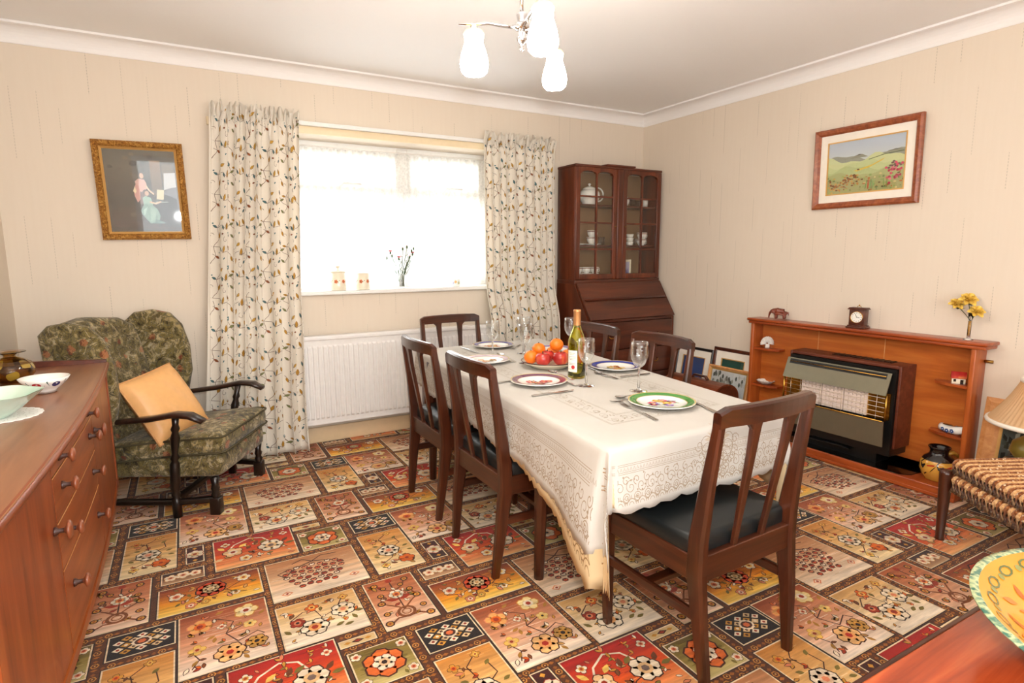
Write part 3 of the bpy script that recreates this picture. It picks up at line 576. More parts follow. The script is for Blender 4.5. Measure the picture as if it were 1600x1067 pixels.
class Cloth:
    """rectangular cloth laid over the table quad; (a, b) in metres along the two table directions, 0..LX, 0..LY on the top"""
    LX, LY = .79, 1.90
    def __init__(s, z, over, grow=0.0, droop=(.8, .45), seed=1):
        s.dr = droop; s.z = z; s.o = over; s.g = grow; s.R = random.Random(seed)          # over: (left, right, near, far) overhang
    def quad(s, u, v): return QC[0] * (1 - u) * (1 - v) + QC[1] * u * (1 - v) + QC[2] * u * v + QC[3] * (1 - u) * v
    def pos(s, a, b, lift=0.0):
        LX, LY = s.LX, s.LY; u, v = min(max(a / LX, 0), 1), min(max(b / LY, 0), 1)
        p = s.quad(u, v); da = -a if a < 0 else (a - LX if a > LX else 0); db = -b if b < 0 else (b - LY if b > LY else 0)
        sa = -1 if a < 0 else 1; sb = -1 if b < 0 else 1
        da *= 1 + (s.dr[0] if a < 0 else s.dr[1]) * math.exp(-max(b, 0) / .30)      # the sides sag towards the near corners
        ex = (s.quad(1, v) - s.quad(0, v)).normalized(); ey = (s.quad(u, 1) - s.quad(u, 0)).normalized(); r = .016 + s.g
        nx = Vector((ey.y, -ey.x, 0)) * (1 if True else 1); ny = Vector((-ex.y, ex.x, 0))
        def roll(d):                                       # rounded edge then vertical hang
            if d <= 0: return 0, 0
            q = d / (r * 1.571)
            if q < 1: return r * sin(q * pi / 2), r * (1 - cos(q * pi / 2))
            return r, r + (d - r * 1.571)
        if da > 0 and db > 0:                              # corner: hangs in a folded point
            rho = hypot(da, db); th = atan2(db, da) / (pi / 2); o, dz = roll(rho)
            dg = (nx * sa + ny * sb).normalized(); tn = (ny * sb - nx * sa).normalized()
            k = sin(pi * th); flap = rho * (.16 * k); sw = rho * .22 * (th - .5) * (1 - k * .2)
            base = nx * sa * o * cos(th * pi / 2) + ny * sb * o * sin(th * pi / 2)
            p = p + base + dg * flap + (tn * sw * .0) + nx * sa * rho * .06 * sin(2 * pi * th) * -1
            return p + Vector((0, 0, s.z - dz * (1 - .10 * k))) + (dg + Vector((0, 0, .0))) * lift
        if da > 0:
            o, dz = roll(da); w = .010 * sin(b * 9 + 1.0) + .006 * sin(b * 21)
            return p + nx * sa * (o + (w + .035) * min(1, da / .25) + lift) + Vector((0, 0, s.z - dz))
        if db > 0:
            o, dz = roll(db); w = .006 * sin(a * 13 + .5)
            return p + ny * sb * (o + (w + .018) * min(1, db / .2) + lift) + Vector((0, 0, s.z - dz))
        return p + Vector((0, 0, s.z + lift))
    def build(s, name, mat, parent, sc=.030, amp=.010, thick=.0012):
        LX, LY = s.LX, s.LY; l, r_, n, f = s.o
        def ax(lo, L, hi):
            v = [-lo + lo * i / 14 for i in range(14)] + [L * i / 16 for i in range(17)] + [L + hi * (i + 1) / 14 for i in range(14)]
            e = [-.024, -.018, -.012, -.006, L + .006, L + .012, L + .018, L + .024]; return sorted(v + e)
        A, B = ax(l, LX, r_), ax(n, LY, f)
        def dens(v, st):
            o = [v[0]]
            for q in v[1:]:
                k = max(1, int((q - o[-1]) / st + .5)); p0 = o[-1]
                for i in range(k): o.append(p0 + (q - p0) * (i + 1) / k)
            return o
        A, B = dens(A, .02), dens(B, .02)
        m = MB(); vs = []; na = len(A)
        for j, b in enumerate(B):
            for i, a in enumerate(A):
                aa, bb = a, b                               # scalloped hem
                if i in (0, na - 1): aa += (1 if i else -1) * amp * abs(sin(b * pi / sc / 1.0))
                if j in (0, len(B) - 1): bb += (1 if j else -1) * amp * abs(sin(a * pi / sc / 1.0))
                vs.append(s.pos(aa, bb))
        m.add(vs, [(j * na + i, j * na + i + 1, (j + 1) * na + i + 1, (j + 1) * na + i) for j in range(len(B) - 1) for i in range(na - 1)], None, True)
        o = obj(name, m, mat, parent); sol = o.modifiers.new('thick', 'SOLIDIFY'); sol.thickness = thick; sol.offset = -1
        return o
    def lace(s, name, mat, parent, P, lift=.0016):
        m = MB()
        for pts, col, lay in P.p: m.add([s.pos(u, v, lift + lay * .0002) for u, v in pts], [tuple(range(len(pts)))], col)
        o = obj(name, m, mat, parent); stuff(o); return o
OV = (.185, .185, .195, .19); OV2 = (.175, .175, .180, .18)
c1 = Cloth(TZ + .0030, OV, .004, (.75, .35)); c2 = Cloth(TZ + .0012, OV2, .0015, (1.45, .95))
tc2 = c2.build('under_tablecloth', 'under_lace', None, .036, .012)
tag(tc2, 'beige lace under-cloth whose corner point hangs below the cream tablecloth', 'tablecloth')
tc1 = c1.build('tablecloth', 'table_linen', None, .034, .012)
tag(tc1, 'cream tablecloth with white lace border laid over the whole dining table', 'tablecloth')
def lace_border(c, P, col, w0, depth, wl=.0016):
    """scrolls, rings and ladder lines along the hem on all four sides and corners"""
    LX, LY = c.LX, c.LY; l, r_, n, f = c.o; R = random.Random(5)
    A0, A1, B0, B1 = -l, LX + r_, -n, LY + f
    def along(fn, length, st):
        k = int(length / st); return [(i + .5) * length / k for i in range(k)]
    sides = [(lambda t, d: (A0 + t, B0 + d), A1 - A0), (lambda t, d: (A0 + d, B0 + t), B1 - B0), (lambda t, d: (A1 - d, B0 + t), B1 - B0), (lambda t, d: (A0 + t, B1 - d), A1 - A0)]
    for fn, L in sides:
        Q = Print()
        for d in (depth, depth + .005, depth + .022, depth + .027): Q.line([(x, d) for x in [L * i / 60 for i in range(61)]], wl * .8, col, 0)
        for t in along(None, L, .013): Q.line([(t - .004, depth + .008), (t, depth + .018), (t + .004, depth + .008)], wl, col, 0)
        for k, t in enumerate(along(None, L, .042)):
            sgn = 1 if k % 2 else -1
            Q.spiral(t, depth * .62, .021, 1.4, wl * 1.3, col, 0, R.random() * 6, 18, sgn); Q.ring(t + .025, depth * .34, .014, wl * 1.3, col, 0, 12); Q.ring(t + .025, depth * .34, .007, wl * 1.3, col, 0, 8)
            Q.ring(t, .014, .019, wl * 1.4, col, 0, 9, 0, pi); Q.ring(t, .014, .010, wl * 1.2, col, 0, 8, 0, pi)
            for a in range(5): an = pi * (a + .5) / 5; Q.line([(t + .019 * cos(an), .014 + .019 * sin(an)), (t + .028 * cos(an), .014 + .028 * sin(an))], wl * 1.2, col, 0)
            Q.spiral(t + .025, depth * .80, .015, 1.2, wl * 1.4, col, 0, R.random() * 6, 14, -sgn)
            for a in range(4): an = R.random() * 6.3; Q.disc(t + R.uniform(-.03, .03), R.uniform(.03, depth * .95), .0032, col, 0, 5)
        for pts, cc, lay in Q.p:
            pp = [fn(*p) for p in pts]
            if all(A0 < a < A1 and B0 < b < B1 for a, b in pp): P.poly(pp, cc, lay)
def motif(P, x, y, r, col, wl):
    for k in range(8): a = k * pi / 4; P.leaf(x + r * .2 * cos(a), y + r * .2 * sin(a), r * .62, r * .3, a, col, 0)
    P.ring(x, y, r * .95, wl, col, 0, 20); P.ring(x, y, r * .16, wl * 2, col, 0, 10)
P = Print(); lace_border(c1, P, (160, 140, 116), 0, .105)
# big medallion drops at the middle of the ends and sides
for cx_, cy_ in ((.44, -.055), (.40, 1.955)):
    for k in range(9):
        an = -pi / 2 + (k - 4) * .38; P.ring(cx_ + .052 * cos(an), cy_ + .062 * sin(an), .026, .002, (158, 138, 116), 0, 12); P.spiral(cx_ + .085 * cos(an), cy_ + .095 * sin(an), .020, 1.3, .0022, (158, 138, 116), 0, an, 14)
    P.ring(cx_, cy_, .036, .003, (158, 138, 116), 0, 14); P.disc(cx_, cy_, .008, (158, 138, 116), 0, 6)
    for k in range(7): an = pi * k / 6; P.leaf(cx_, cy_ + .01, .06, .018, an, (196, 180, 160), 0)
# lace frame let into the top
R = random.Random(9); LC = (172, 160, 142); a0, a1, b0, b1 = .13, .66, .16, 1.74
for d in (0, .006, .085, .091):
    P.line([(a0 + d, b0 + d), (a1 - d, b0 + d)], .0016, LC); P.line([(a0 + d, b1 - d), (a1 - d, b1 - d)], .0016, LC)
    for xx in (a0 + d, a1 - d): P.line([(xx, b0 + d), (xx, b1 - d)], .0016, LC)
pth = [(a0 + .045 + i * .055, b0 + .045) for i in range(9)] + [(a0 + .045 + i * .055, b1 - .045) for i in range(9)] + [(a0 + .045, b0 + .1 + i * .055) for i in range(26)] + [(a1 - .045, b0 + .1 + i * .055) for i in range(26)]
for x, y in pth:
    P.spiral(x, y, .024, 1.3, .0017, LC, 0, R.random() * 6, 14); P.ring(x + R.uniform(-.02, .02), y + R.uniform(-.02, .02), .012, .0015, LC, 0, 9)
    for k in range(3): P.leaf(x + R.uniform(-.03, .03), y + R.uniform(-.03, .03), .018, .006, R.random() * 6.3, LC, 0)
c1.lace('lace_threads', 'print', tc1, P)
P = Print(); lace_border(c2, P, (150, 118, 80), 0, .12); c2.lace('lace_threads', 'print', tc2, P)

# ------------------------------------------------------------------ tableware
def plate(label, x, y, r, rim, rim2, flowers, seed, z=TZ + .0055, scale=1):
    t = thing('dinner_plate', label, 'plate', (x, y, z), 0, 'china dinner plates on the table')
    prof = [(0, .003), (r * .58, .003), (r * .62, .004), (r * .70, .009), (r, .016), (r, .019), (r * .70, .0125), (r * .60, .007), (0, .006)]
    m = MB(); m.lathe(prof, 48); obj('plate_body', m, 'ceramic', t)
    P = Print(); R = random.Random(seed)
    def up(u, v, lay):
        q = hypot(u, v) / r; zz = .0066 if q < .6 else (.0066 + (q - .6) / .1 * .0061 if q < .7 else .0127 + (q - .7) / .3 * .0066); return (u, v, zz + .0005 + lay * .0002)
    P.ring(0, 0, r * .995, r * .03, (226, 196, 120), 0, 48); P.ring(0, 0, r * .95, r * .20, rim, 1, 48); P.ring(0, 0, r * .76, r * .022, rim2, 1, 48)
    for k in range(11):
        a = R.random() * 6.3; d = r * .40 * sqrt(R.random()); c = R.choice(flowers); P.leaf(d * cos(a), d * sin(a) * .75, r * .22, r * .09, R.random() * 6.3, R.choice(((110, 140, 80), (90, 120, 90))), 0); P.flower(d * cos(a), d * sin(a) * .75, r * R.uniform(.10, .17), 5, (c, tuple(min(255, q + 40) for q in c), (250, 225, 140)), 1, a)
    o = obj('painted_decoration', P.emit(up), 'print_gloss', t); stuff(o); return t
plate('white plate with a broad green rim and a flower bouquet', -2.02, -2.405, .119, (70, 140, 62), (214, 190, 120), [(226, 90, 120), (150, 120, 190), (240, 180, 70), (236, 150, 170)], 1)
plate('white plate with a plum purple rim and a red rose nearest the bottle', -2.215, -1.885, .119, (112, 62, 92), (200, 160, 120), [(236, 90, 80), (230, 120, 130), (180, 170, 190)], 2)
plate('white plate with a bright blue rim and orange flowers on the fireplace side', -1.735, -1.80, .119, (60, 76, 160), (214, 190, 120), [(232, 84, 40), (240, 150, 60), (240, 190, 90)], 3)
plate('white plate with a blue rim and orange flowers at the radiator end', -1.93, -.925, .119, (74, 82, 150), (214, 190, 120), [(236, 120, 70), (244, 170, 110)], 4)
plate('pale plate with orange flowers half hidden behind a chair back', -2.185, -1.335, .119, (200, 178, 190), (214, 190, 120), [(236, 150, 90), (240, 180, 120)], 5)
plate('lilac rimmed plate lying behind the fruit plate', -1.72, -1.235, .122, (150, 130, 190), (214, 190, 120), [(200, 170, 200), (170, 190, 170)], 6)
# fruit plate
FX, FY = -1.975, -1.60
t = thing('fruit_plate', 'deep china plate with a gold and brown rim heaped with fruit', 'plate', (FX, FY, TZ + .0055))
m = MB(); m.lathe([(0, .004), (.075, .004), (.08, 0), (.085, .004), (.115, .018), (.138, .032), (.138, .036), (.112, .024), (.08, .012), (0, .011)], 48); obj('plate_body', m, 'cream_ceramic', t)
m = MB(); m.lathe([(.1385, .0315), (.1392, .0335), (.1385, .0362), (.134, .0352)], 48); obj('rim_band', m, 'frame_dark', t)
def orange(label, x, y, z, r=.034, kind='orange'):
    t = thing(kind, label, 'fruit', (x, y, z), random.random() * 6, 'fruit on the plate')
    n = 10
    if kind == 'orange': prof = [(r * sin(pi * i / n) * 1.02, r * (1 - cos(pi * i / n)) * .94) for i in range(n + 1)]; mt = 'orange_skin'
    else: prof = [(r * (sin(pi * i / n)) * (1.0 + .08 * (1 - cos(pi * i / n)) * .5), r * (1 - cos(pi * i / n)) * .96 - (.012 * max(0, 1 - abs(n - i) / 2.2) if i > n / 2 else -.004 * max(0, 1 - i / 2))) for i in range(n + 1)]; mt = 'apple_skin'
    m = MB(); m.lathe(prof, 20); obj('peel' if kind == 'orange' else 'skin', m, mt, t)
    m = MB(); m.tube([(0, 0, prof[-1][1] - .003), (.002, 0, prof[-1][1] + (.004 if kind == 'orange' else .014))], [.004, .0022] if kind == 'orange' else [.0016, .0022], 6); obj('stalk', m, 'stalk', t)
Z0 = TZ + .0055
def at(px, py, z):
    d = FWD + RGT * ((px - 800) / 908.5) + UPV * ((533.5 - py) / 908.5); k = (z - CAM.z) / d.z; p = CAM + d * k; return p.x, p.y
orange('orange lying at the far left of the fruit plate', FX - .088, FY + .028, Z0 + .020)
orange('orange resting on top of the fruit at the left', FX - .030, FY + .052, Z0 + .052, .032)
orange('topmost orange on the pile of fruit', FX + .024, FY - .022, Z0 + .078, .033)
orange('orange at the right of the fruit plate beside the bottle', FX + .074, FY - .044, Z0 + .020, .035)
orange('orange tucked low at the back of the fruit plate', FX + .050, FY + .058, Z0 + .022, .034)
orange('dark red apple at the front of the fruit plate', FX - .070, FY - .050, Z0 + .018, .036, 'apple')
orange('red and yellow apple in the front middle of the fruit plate', FX + .006, FY - .084, Z0 + .020, .037, 'apple')
orange('red apple half buried in the middle of the fruit', FX - .010, FY + .004, Z0 + .022, .033, 'apple')

# wine bottle
t = thing('wine_bottle', 'green glass bottle of white wine with a copper foil neck', 'bottle', (-2.005, -1.862, TZ + .0055))
prof = [(0, .004), (.028, .002), (.036, 0), (.0385, .006), (.0385, .150), (.037, .168), (.030, .190), (.021, .212), (.0155, .232), (.0145, .292)]
m = MB(); m.lathe(prof + [(.0120, .292), (.0125, .232), (.0185, .210), (.0275, .188), (.0345, .166), (.036, .150), (.036, .010), (.026, .008), (0, .012)], 32); obj('glass', m, 'wine_glass_green', t)
m = MB(); m.lathe([(0, .0125), (.026, .0085), (.0358, .0105), (.0358, .150), (.0343, .166), (.0273, .188), (.0183, .210), (.0140, .224), (0, .224)], 32); obj('wine', m, 'wine', t)
m = MB(); m.lathe([(.0158, .232), (.0155, .288), (.0165, .290), (.0165, .298), (.0145, .300), (0, .300)], 24); m.lathe([(.0158, .232), (.0153, .236)], 24); obj('foil_capsule', m, 'bottle_foil', t)
P = Print()
def lab(u, v, lay): a = rad(205) + u / .0388; r = .0390 + lay * .0001; return (r * cos(a), r * sin(a), v)
def gridpoly(P, u0, u1, v0, v1, n, col, lay):
    for i in range(n): a, b = u0 + (u1 - u0) * i / n, u0 + (u1 - u0) * (i + 1) / n; P.poly([(a, v0), (b, v0), (b, v1), (a, v1)], col, lay)
gridpoly(P, -.026, .022, .030, .125, 10, (240, 236, 226), 0)
for k, (v, w) in enumerate(((.112, .015), (.106, .010), (.096, .018), (.090, .018), (.084, .012), (.068, .016), (.062, .016))): gridpoly(P, -.002 - w, -.002 + w, v, v + .0018, 5, (150, 140, 130), 2)
P.disc(.004, .052, .0085, (190, 50, 46), 3, 10); gridpoly(P, -.024, .020, .042, .0435, 6, (200, 170, 100), 2)
obj('label', P.emit(lab), 'print', t)

def wineglass(label, x, y, tilt=0, s=1.0):
    t = thing('wine_glass', label, 'glass', (x, y, TZ + .0052), 0, 'wine glasses on the table')
    out = [(.0345, .0), (.0345, .0015), (.012, .005), (.0048, .012), (.0038, .05), (.0040, .088), (.010, .096), (.022, .108), (.0315, .128), (.0350, .150), (.0330, .182), (.0318, .197)]
    inn = [(.0308, .197), (.0320, .182), (.0338, .150), (.0302, .129), (.0206, .1105), (.009, .101), (0, .0995)]
    m = MB(); m.lathe(out[6:] + inn, 32); m.v = [tuple(q * s for q in v) for v in m.v]; obj('bowl', m, 'thin_glass', t)
    m = MB(); m.lathe([(0, 0)] + out[:6] + [(.0060, .0935), (0, .0950)], 24); m.v = [tuple(q * s for q in v) for v in m.v]; obj('stem_and_foot', m, 'clear_glass', t); return t
wineglass('empty wine glass standing beside the green rimmed plate', -1.942, -2.195)
wineglass('empty wine glass just right of the wine bottle', -2.066, -2.015)
wineglass('wine glass standing at the radiator side of the table nearest the window', -2.105, -1.254)
wineglass('front one of the two wine glasses left of the fruit', -2.022, -1.45)
wineglass('rear one of the two wine glasses left of the fruit', -1.886, -1.20, 0, 1.02)
wineglass('wine glass mostly hidden behind the wine bottle', -1.668, -1.335)

# cutlery (local: handle along -y, business end at +y)
def knife_mesh():
    m = MB(); m.bar([(0, -.095, .004), (0, -.02, .005), (0, 0, .004)], [.011, .009, .007], [.006, .006, .004], (1, 0, 0), bev=.5)
    m.bar([(0, 0, .004), (.002, .03, .004), (.002, .09, .004), (-.003, .105, .004)], [.012, .017, .016, .003], [.0016] * 4, (1, 0, 0), bev=.1); return m
def spoon_mesh():
    m = MB(); m.bar([(0, -.105, .003), (0, -.03, .006), (0, .03, .006), (0, .045, .005)], [.014, .007, .005, .008], [.0022, .003, .003, .003], (1, 0, 0), bev=.4)
    def bowl(u, v): a = 2 * pi * u; w = .017 * cos(a) * v; return (w, .072 + .030 * sin(a) * v, .0022 + .007 * v * v)
    m.surf(bowl, 16, 5, closeu=True); m.surf(lambda u, v: tuple(Vector(bowl(u, v)) - Vector((0, 0, .0012))), 16, 5, closeu=True); return m
def fork_mesh():
    m = MB(); m.bar([(0, -.105, .003), (0, -.03, .006), (0, .03, .006), (0, .048, .003), (0, .060, .003)], [.014, .007, .005, .016, .021], [.0022, .003, .003, .002, .002], (1, 0, 0), bev=.4)
    for k in range(4): x = -.0082 + k * .0055; m.bar([(x, .058, .003), (x, .085, .0045), (x, .102, .008)], [.0032, .003, .002], [.0016] * 3, (1, 0, 0)); 
    return m
CUT = {'knife': knife_mesh().mesh('knife', 'steel'), 'spoon': spoon_mesh().mesh('spoon', 'steel'), 'fork': fork_mesh().mesh('fork', 'steel')}
def cutlery(kind, p, q, label, z=0):
    a, b = Vector((*at(*p, TZ + .006), 0)), Vector((*at(*q, TZ + .006), 0)); d = b - a
    o = link(kind, CUT[kind], None, (a.x + d.x / 2, a.y + d.y / 2, TZ + .0050 + z), atan2(d.y, d.x) - pi / 2); o.scale = (1.0, max(.8, min(1.25, d.length / .207)), 1)
    tag(o, label, kind, 'cutlery on the tablecloth')
cutlery('spoon', (1016, 616), (962, 623), 'spoon beside the green rimmed plate nearest the glass')
cutlery('fork', (1010, 622), (956, 629), 'fork crossing under the spoon by the green rimmed plate', -.001)
cutlery('fork', (1026, 657), (968, 630), 'fork lying in front of the green rimmed plate')
cutlery('knife', (1085, 630), (1120, 645), 'knife to the right of the green rimmed plate by the near chair back')
cutlery('knife', (828, 620), (897, 610), 'knife in front of the purple rimmed plate')
cutlery('spoon', (895, 600), (858, 586), 'spoon resting on the edge of the purple rimmed plate', .016)
cutlery('fork', (900, 603), (866, 592), 'fork next to the spoon by the purple rimmed plate', .0)
cutlery('knife', (781, 599), (806, 594), 'knife left of the purple rimmed plate beside a chair back')
cutlery('fork', (920, 574), (950, 590), 'fork left of the blue rimmed plate behind the glass')
cutlery('spoon', (962, 592), (932, 583), 'spoon beside the fork left of the blue rimmed plate')
cutlery('knife', (968, 590), (1016, 584), 'knife in front of the blue rimmed plate')
cutlery('spoon', (805, 566), (778, 553), 'spoon by the pale plate behind the chair back')
cutlery('fork', (800, 566), (786, 556), 'fork by the pale plate behind the chair back')
cutlery('knife', (720, 543), (748, 552), 'knife left of the blue plate at the radiator end')
cutlery('fork', (812, 539), (799, 546), 'fork right of the blue plate at the radiator end')
cutlery('knife', (920, 571), (936, 567), 'knife lying right of the wine bottle at the table edge')
# ------------------------------------------------------------------ curtains
def curtain(name, label, x0t, x1t, x0b, x1b, folds, seed, y0=-.085, ztop=2.085, zbot=.012, flare=0.0):
    t = thing(name, label, 'curtain', ((x0t + x1t) / 2, y0, 0)); cx = (x0t + x1t) / 2; R = random.Random(seed)
    ph = [R.uniform(-.5, .5) for _ in range(folds * 2 + 4)]
    def fold(u, z, lift=0.0):
        k = 1 - max(0, min(1, z / ztop))
        h = max(0, 1 - abs(z - 2.0) / .09)                               # pencil-pleat heading
        f = u * folds + .22 * sin(u * 9 + seed) + .05 * sin(k * 4 + u * 12); a = f * 2 * pi
        amp = (.017 + .015 * k) * (1 - .5 * h)
        x = (x0t + (x1t - x0t) * u) * (1 - k) + (x0b + (x1b - x0b) * u) * k
        y = amp * sin(a) + amp * .35 * sin(2 * a + 1.3) + .006 * h * sin(u * folds * 3.3 * 2 * pi) - .010 * k - .072 * (lambda q: q * q * (3 - 2 * q))(max(0, min(1, (k - .50) / .16)))
        x += amp * .42 * sin(2 * a) + flare * max(0, k - .72) ** 2 * 6 * u
        if z > 2.03: y += .016 * sin(u * folds * 4.1 * 2 * pi) - .012 * (z - 2.03) / .05; x += .006 * sin(u * folds * 2.7 * 2 * pi)
        da = folds * 2 * pi; ny = 1; nx = -amp * cos(a) * da / (x1t - x0t) 
        n = Vector((nx, -1, 0)); n = Vector((amp * cos(a) * da / max(.2, (x1b - x0b)), -1, 0)).normalized()
        return (x - cx + n.x * lift, y + n.y * lift, z)
    TB = [0.0]; pv = fold(0, 1.0)                                        # arc length table: the print follows the cloth, not the gathers
    for i in range(1, 601):
        q = fold(i / 600, 1.0); TB.append(TB[-1] + hypot(q[0] - pv[0], q[1] - pv[1])); pv = q
    Wd = TB[-1]
    def surf(sv, z, lift=0.0):
        lo, hi = 0, 600
        while hi - lo > 1:
            md = (lo + hi) // 2
            if TB[md] <= sv: lo = md
            else: hi = md
        return fold((lo + (sv - TB[lo]) / max(1e-9, TB[hi] - TB[lo])) / 600, z, lift)
    NZ = 60
    m = MB(); nu = folds * 22
    def cut(u): return ztop + .016 * sin(u * folds * 3.3 * 2 * pi) + .010 * sin(u * 57)
    m.surf(lambda u, v: fold(u, zbot + (cut(u) - zbot) * v), nu, NZ); o = obj('fabric', m, 'curtain_cotton', t)
    sd = o.modifiers.new('thick', 'SOLIDIFY'); sd.thickness = .0015; sd.offset = 1
    # trailing vine print
    P = Print(); OC, OC2, TL, BRN, GR, RD = (182, 134, 44), (200, 156, 66), (70, 112, 116), (112, 80, 60), (126, 130, 84), (146, 84, 48)
    HX = 1.0
    RX, RZ = .205, .298
    def vine(ox, oz):
        K = .89
        sp = [(.02, 0), (.05, .05), (.035, .11), (.075, .16), (.06, .23), (.10, .28), (.085, .335)]
        def cr(p): 
            o = []
            for i in range(len(p) - 1):
                a, b = p[i], p[i + 1]
                for q in range(3): f = q / 3; g = f * f * (3 - 2 * f); o.append((ox + K * (a[0] + (b[0] - a[0]) * g), oz + K * (a[1] + (b[1] - a[1]) * f)))
            return o + [(ox + K * p[-1][0], oz + K * p[-1][1])]
        P.line(cr(sp), .0026, BRN); P.line(cr([(.06, .23), (.13, .25), (.17, .22), (.215, .25)]), .0022, BRN); P.line(cr([(.035, .11), (.10, .105), (.14, .07), (.20, .085), (.23, .05)]), .0022, BRN); P.line(cr([(.05, .05), (.0, .075), (-.02, .12)]), .0022, BRN)
        P.spiral(ox + K * .165, oz + K * .155, .020, .8, .002, BRN, 0, 2, 10); P.spiral(ox + K * .02, oz + K * .185, .015, .8, .002, BRN, 0, 0, 10)
        for x, z, l, w, an, c in ((.075, .16, .046, .022, 1.1, OC), (.10, .28, .044, .020, .6, OC2), (.17, .22, .046, .021, 1.5, OC), (.215, .25, .036, .017, .4, GR), (.14, .07, .046, .022, 1.3, OC2), (.20, .085, .042, .019, 2.0, OC), (-.02, .12, .036, .017, 1.9, TL), (.13, .25, .032, .016, -1.2, TL), (.10, .105, .032, .015, -1.0, TL), (.05, .05, .036, .017, -.5, RD), (.06, .23, .034, .016, 2.6, TL), (.035, .11, .032, .015, 2.9, OC), (.23, .05, .036, .016, -1.3, OC), (.185, .165, .028, .013, 1.0, TL), (.02, .0, .034, .016, 2.4, GR), (.12, .19, .022, .011, .2, RD)):
            x *= K; z *= K; l *= .95; w *= .92
            P.leaf(ox + x, oz + z, l, w, an, BRN, 1); P.leaf(ox + x + l * .03 * cos(an), oz + z + l * .03 * sin(an), l * .94, w * .86, an, c, 2, BRN)
        for x, z in ((.15, .03), (.155, .035), (.03, .26), (.2, .2), (.08, .07), (.21, .3)): P.disc(ox + x * K, oz + z * K, .0045, TL, 1, 6)
    for i in range(-1, int(Wd / HX / RX) + 2):
        for j in range(-1, int(2.1 / RZ) + 2): vine(i * RX, j * RZ + (RZ / 2 if i % 2 else 0))
    m = MB()
    for pts, col, lay in P.p:
        pts = [(p[0] * HX, p[1]) for p in pts]
        if all(.004 < p[0] < Wd - .004 and zbot + .004 < p[1] < ztop - .014 for p in pts): m.add([surf(p[0], p[1], .0026 + lay * .0013) for p in pts], [tuple(range(len(pts)))], col)
    q = obj('vine_print', m, 'print', t); stuff(q)
    return t
curtain('curtain', 'cream leaf-print curtain hanging beside the wing armchair', -3.285, -2.80, -3.46, -2.885, 7, 3, flare=.05)
curtain('curtain', 'cream leaf-print curtain hanging beside the glazed bureau', -1.555, -.955, -1.545, -.93, 9, 5)
m = MB(); m.box(-3.27, -.965, -.052, -.024, 2.028, 2.052, .003); tr_ = obj('curtain_track', m, 'white_paint'); tag(tr_, 'white curtain track running along the top of the window', 'curtain rail')
for x in (-3.2, -2.5, -1.7, -1.0): m = MB(); m.box(x - .012, x + .012, -.030, -.0005, 2.036, 2.046); obj('bracket', m, 'white_paint', tr_)
m = MB(); m.box(-3.30, -.95, -.022, -.0005, 1.985, 2.028, .002); tag(obj('pelmet_batten', m, 'batten_paint'), 'cream painted timber batten below the curtain track', 'batten')
def net(u, v):
    x = WX0 + .02 + (WX1 - WX0 - .04) * u; z = 1.012 + .925 * v; return (x, .165 + .009 * sin(u * 190) + .004 * sin(u * 71 + 1), z)
m = MB(); m.surf(net, 300, 8); nt_ = obj('net_curtain', m, 'net_lace'); tag(nt_, 'white net curtain stretched across the window', 'net curtain')
m = MB(); m.tube([(WX0 + .005, .162, 1.944), (WX1 - .005, .162, 1.944)], .004, 6); obj('curtain_wire', m, 'white_paint', nt_)

# ------------------------------------------------------------------ radiator
r = thing('radiator', 'white ribbed panel radiator under the window', 'radiator', (-2.22, -.09, 0)); hw = .74
prof = []
nr = 45
for i in range(nr):
    x = -hw + .02 + (2 * hw - .04) * i / nr; w = (2 * hw - .04) / nr
    prof += [(x, 0), (x + w * .22, 0), (x + w * .36, -.008), (x + w * .86, -.008)]
prof.append((hw - .02, 0))
m = MB(); zs = [(.155, 0), (.185, 0), (.197, 1), (.655, 1), (.667, 0), (.70, 0)]
m.add([(x, -.03 + (y * k), z) for z, k in zs for x, y in prof], [(j * len(prof) + i, j * len(prof) + i + 1, (j + 1) * len(prof) + i + 1, (j + 1) * len(prof) + i) for j in range(len(zs) - 1) for i in range(len(prof) - 1)], None, False)
obj('ribbed_panel', m, 'radiator_white', r)
m = MB(); m.box(-hw, hw, -.036, .030, .700, .728, .004); m.box(-hw, -hw + .022, -.034, .030, .155, .7, .004); m.box(hw - .022, hw, -.034, .030, .155, .7, .004); m.box(-hw, hw, -.032, -.026, .150, .160); obj('casing', m, 'radiator_white', r)
m = MB(); m.box(-hw + .02, hw - .02, .018, .026, .16, .70); obj('rear_panel', m, 'radiator_white', r)
for x in (-.5, .5): m = MB(); m.box(x - .015, x + .015, .026, .089, .25, .62); obj('wall_bracket', m, 'radiator_white', r)
m = MB(); m.tube([(-hw - .02, 0, 0), (-hw - .02, 0, .17), (-hw + .02, 0, .18)], .008); obj('pipe', m, 'white_paint', r)

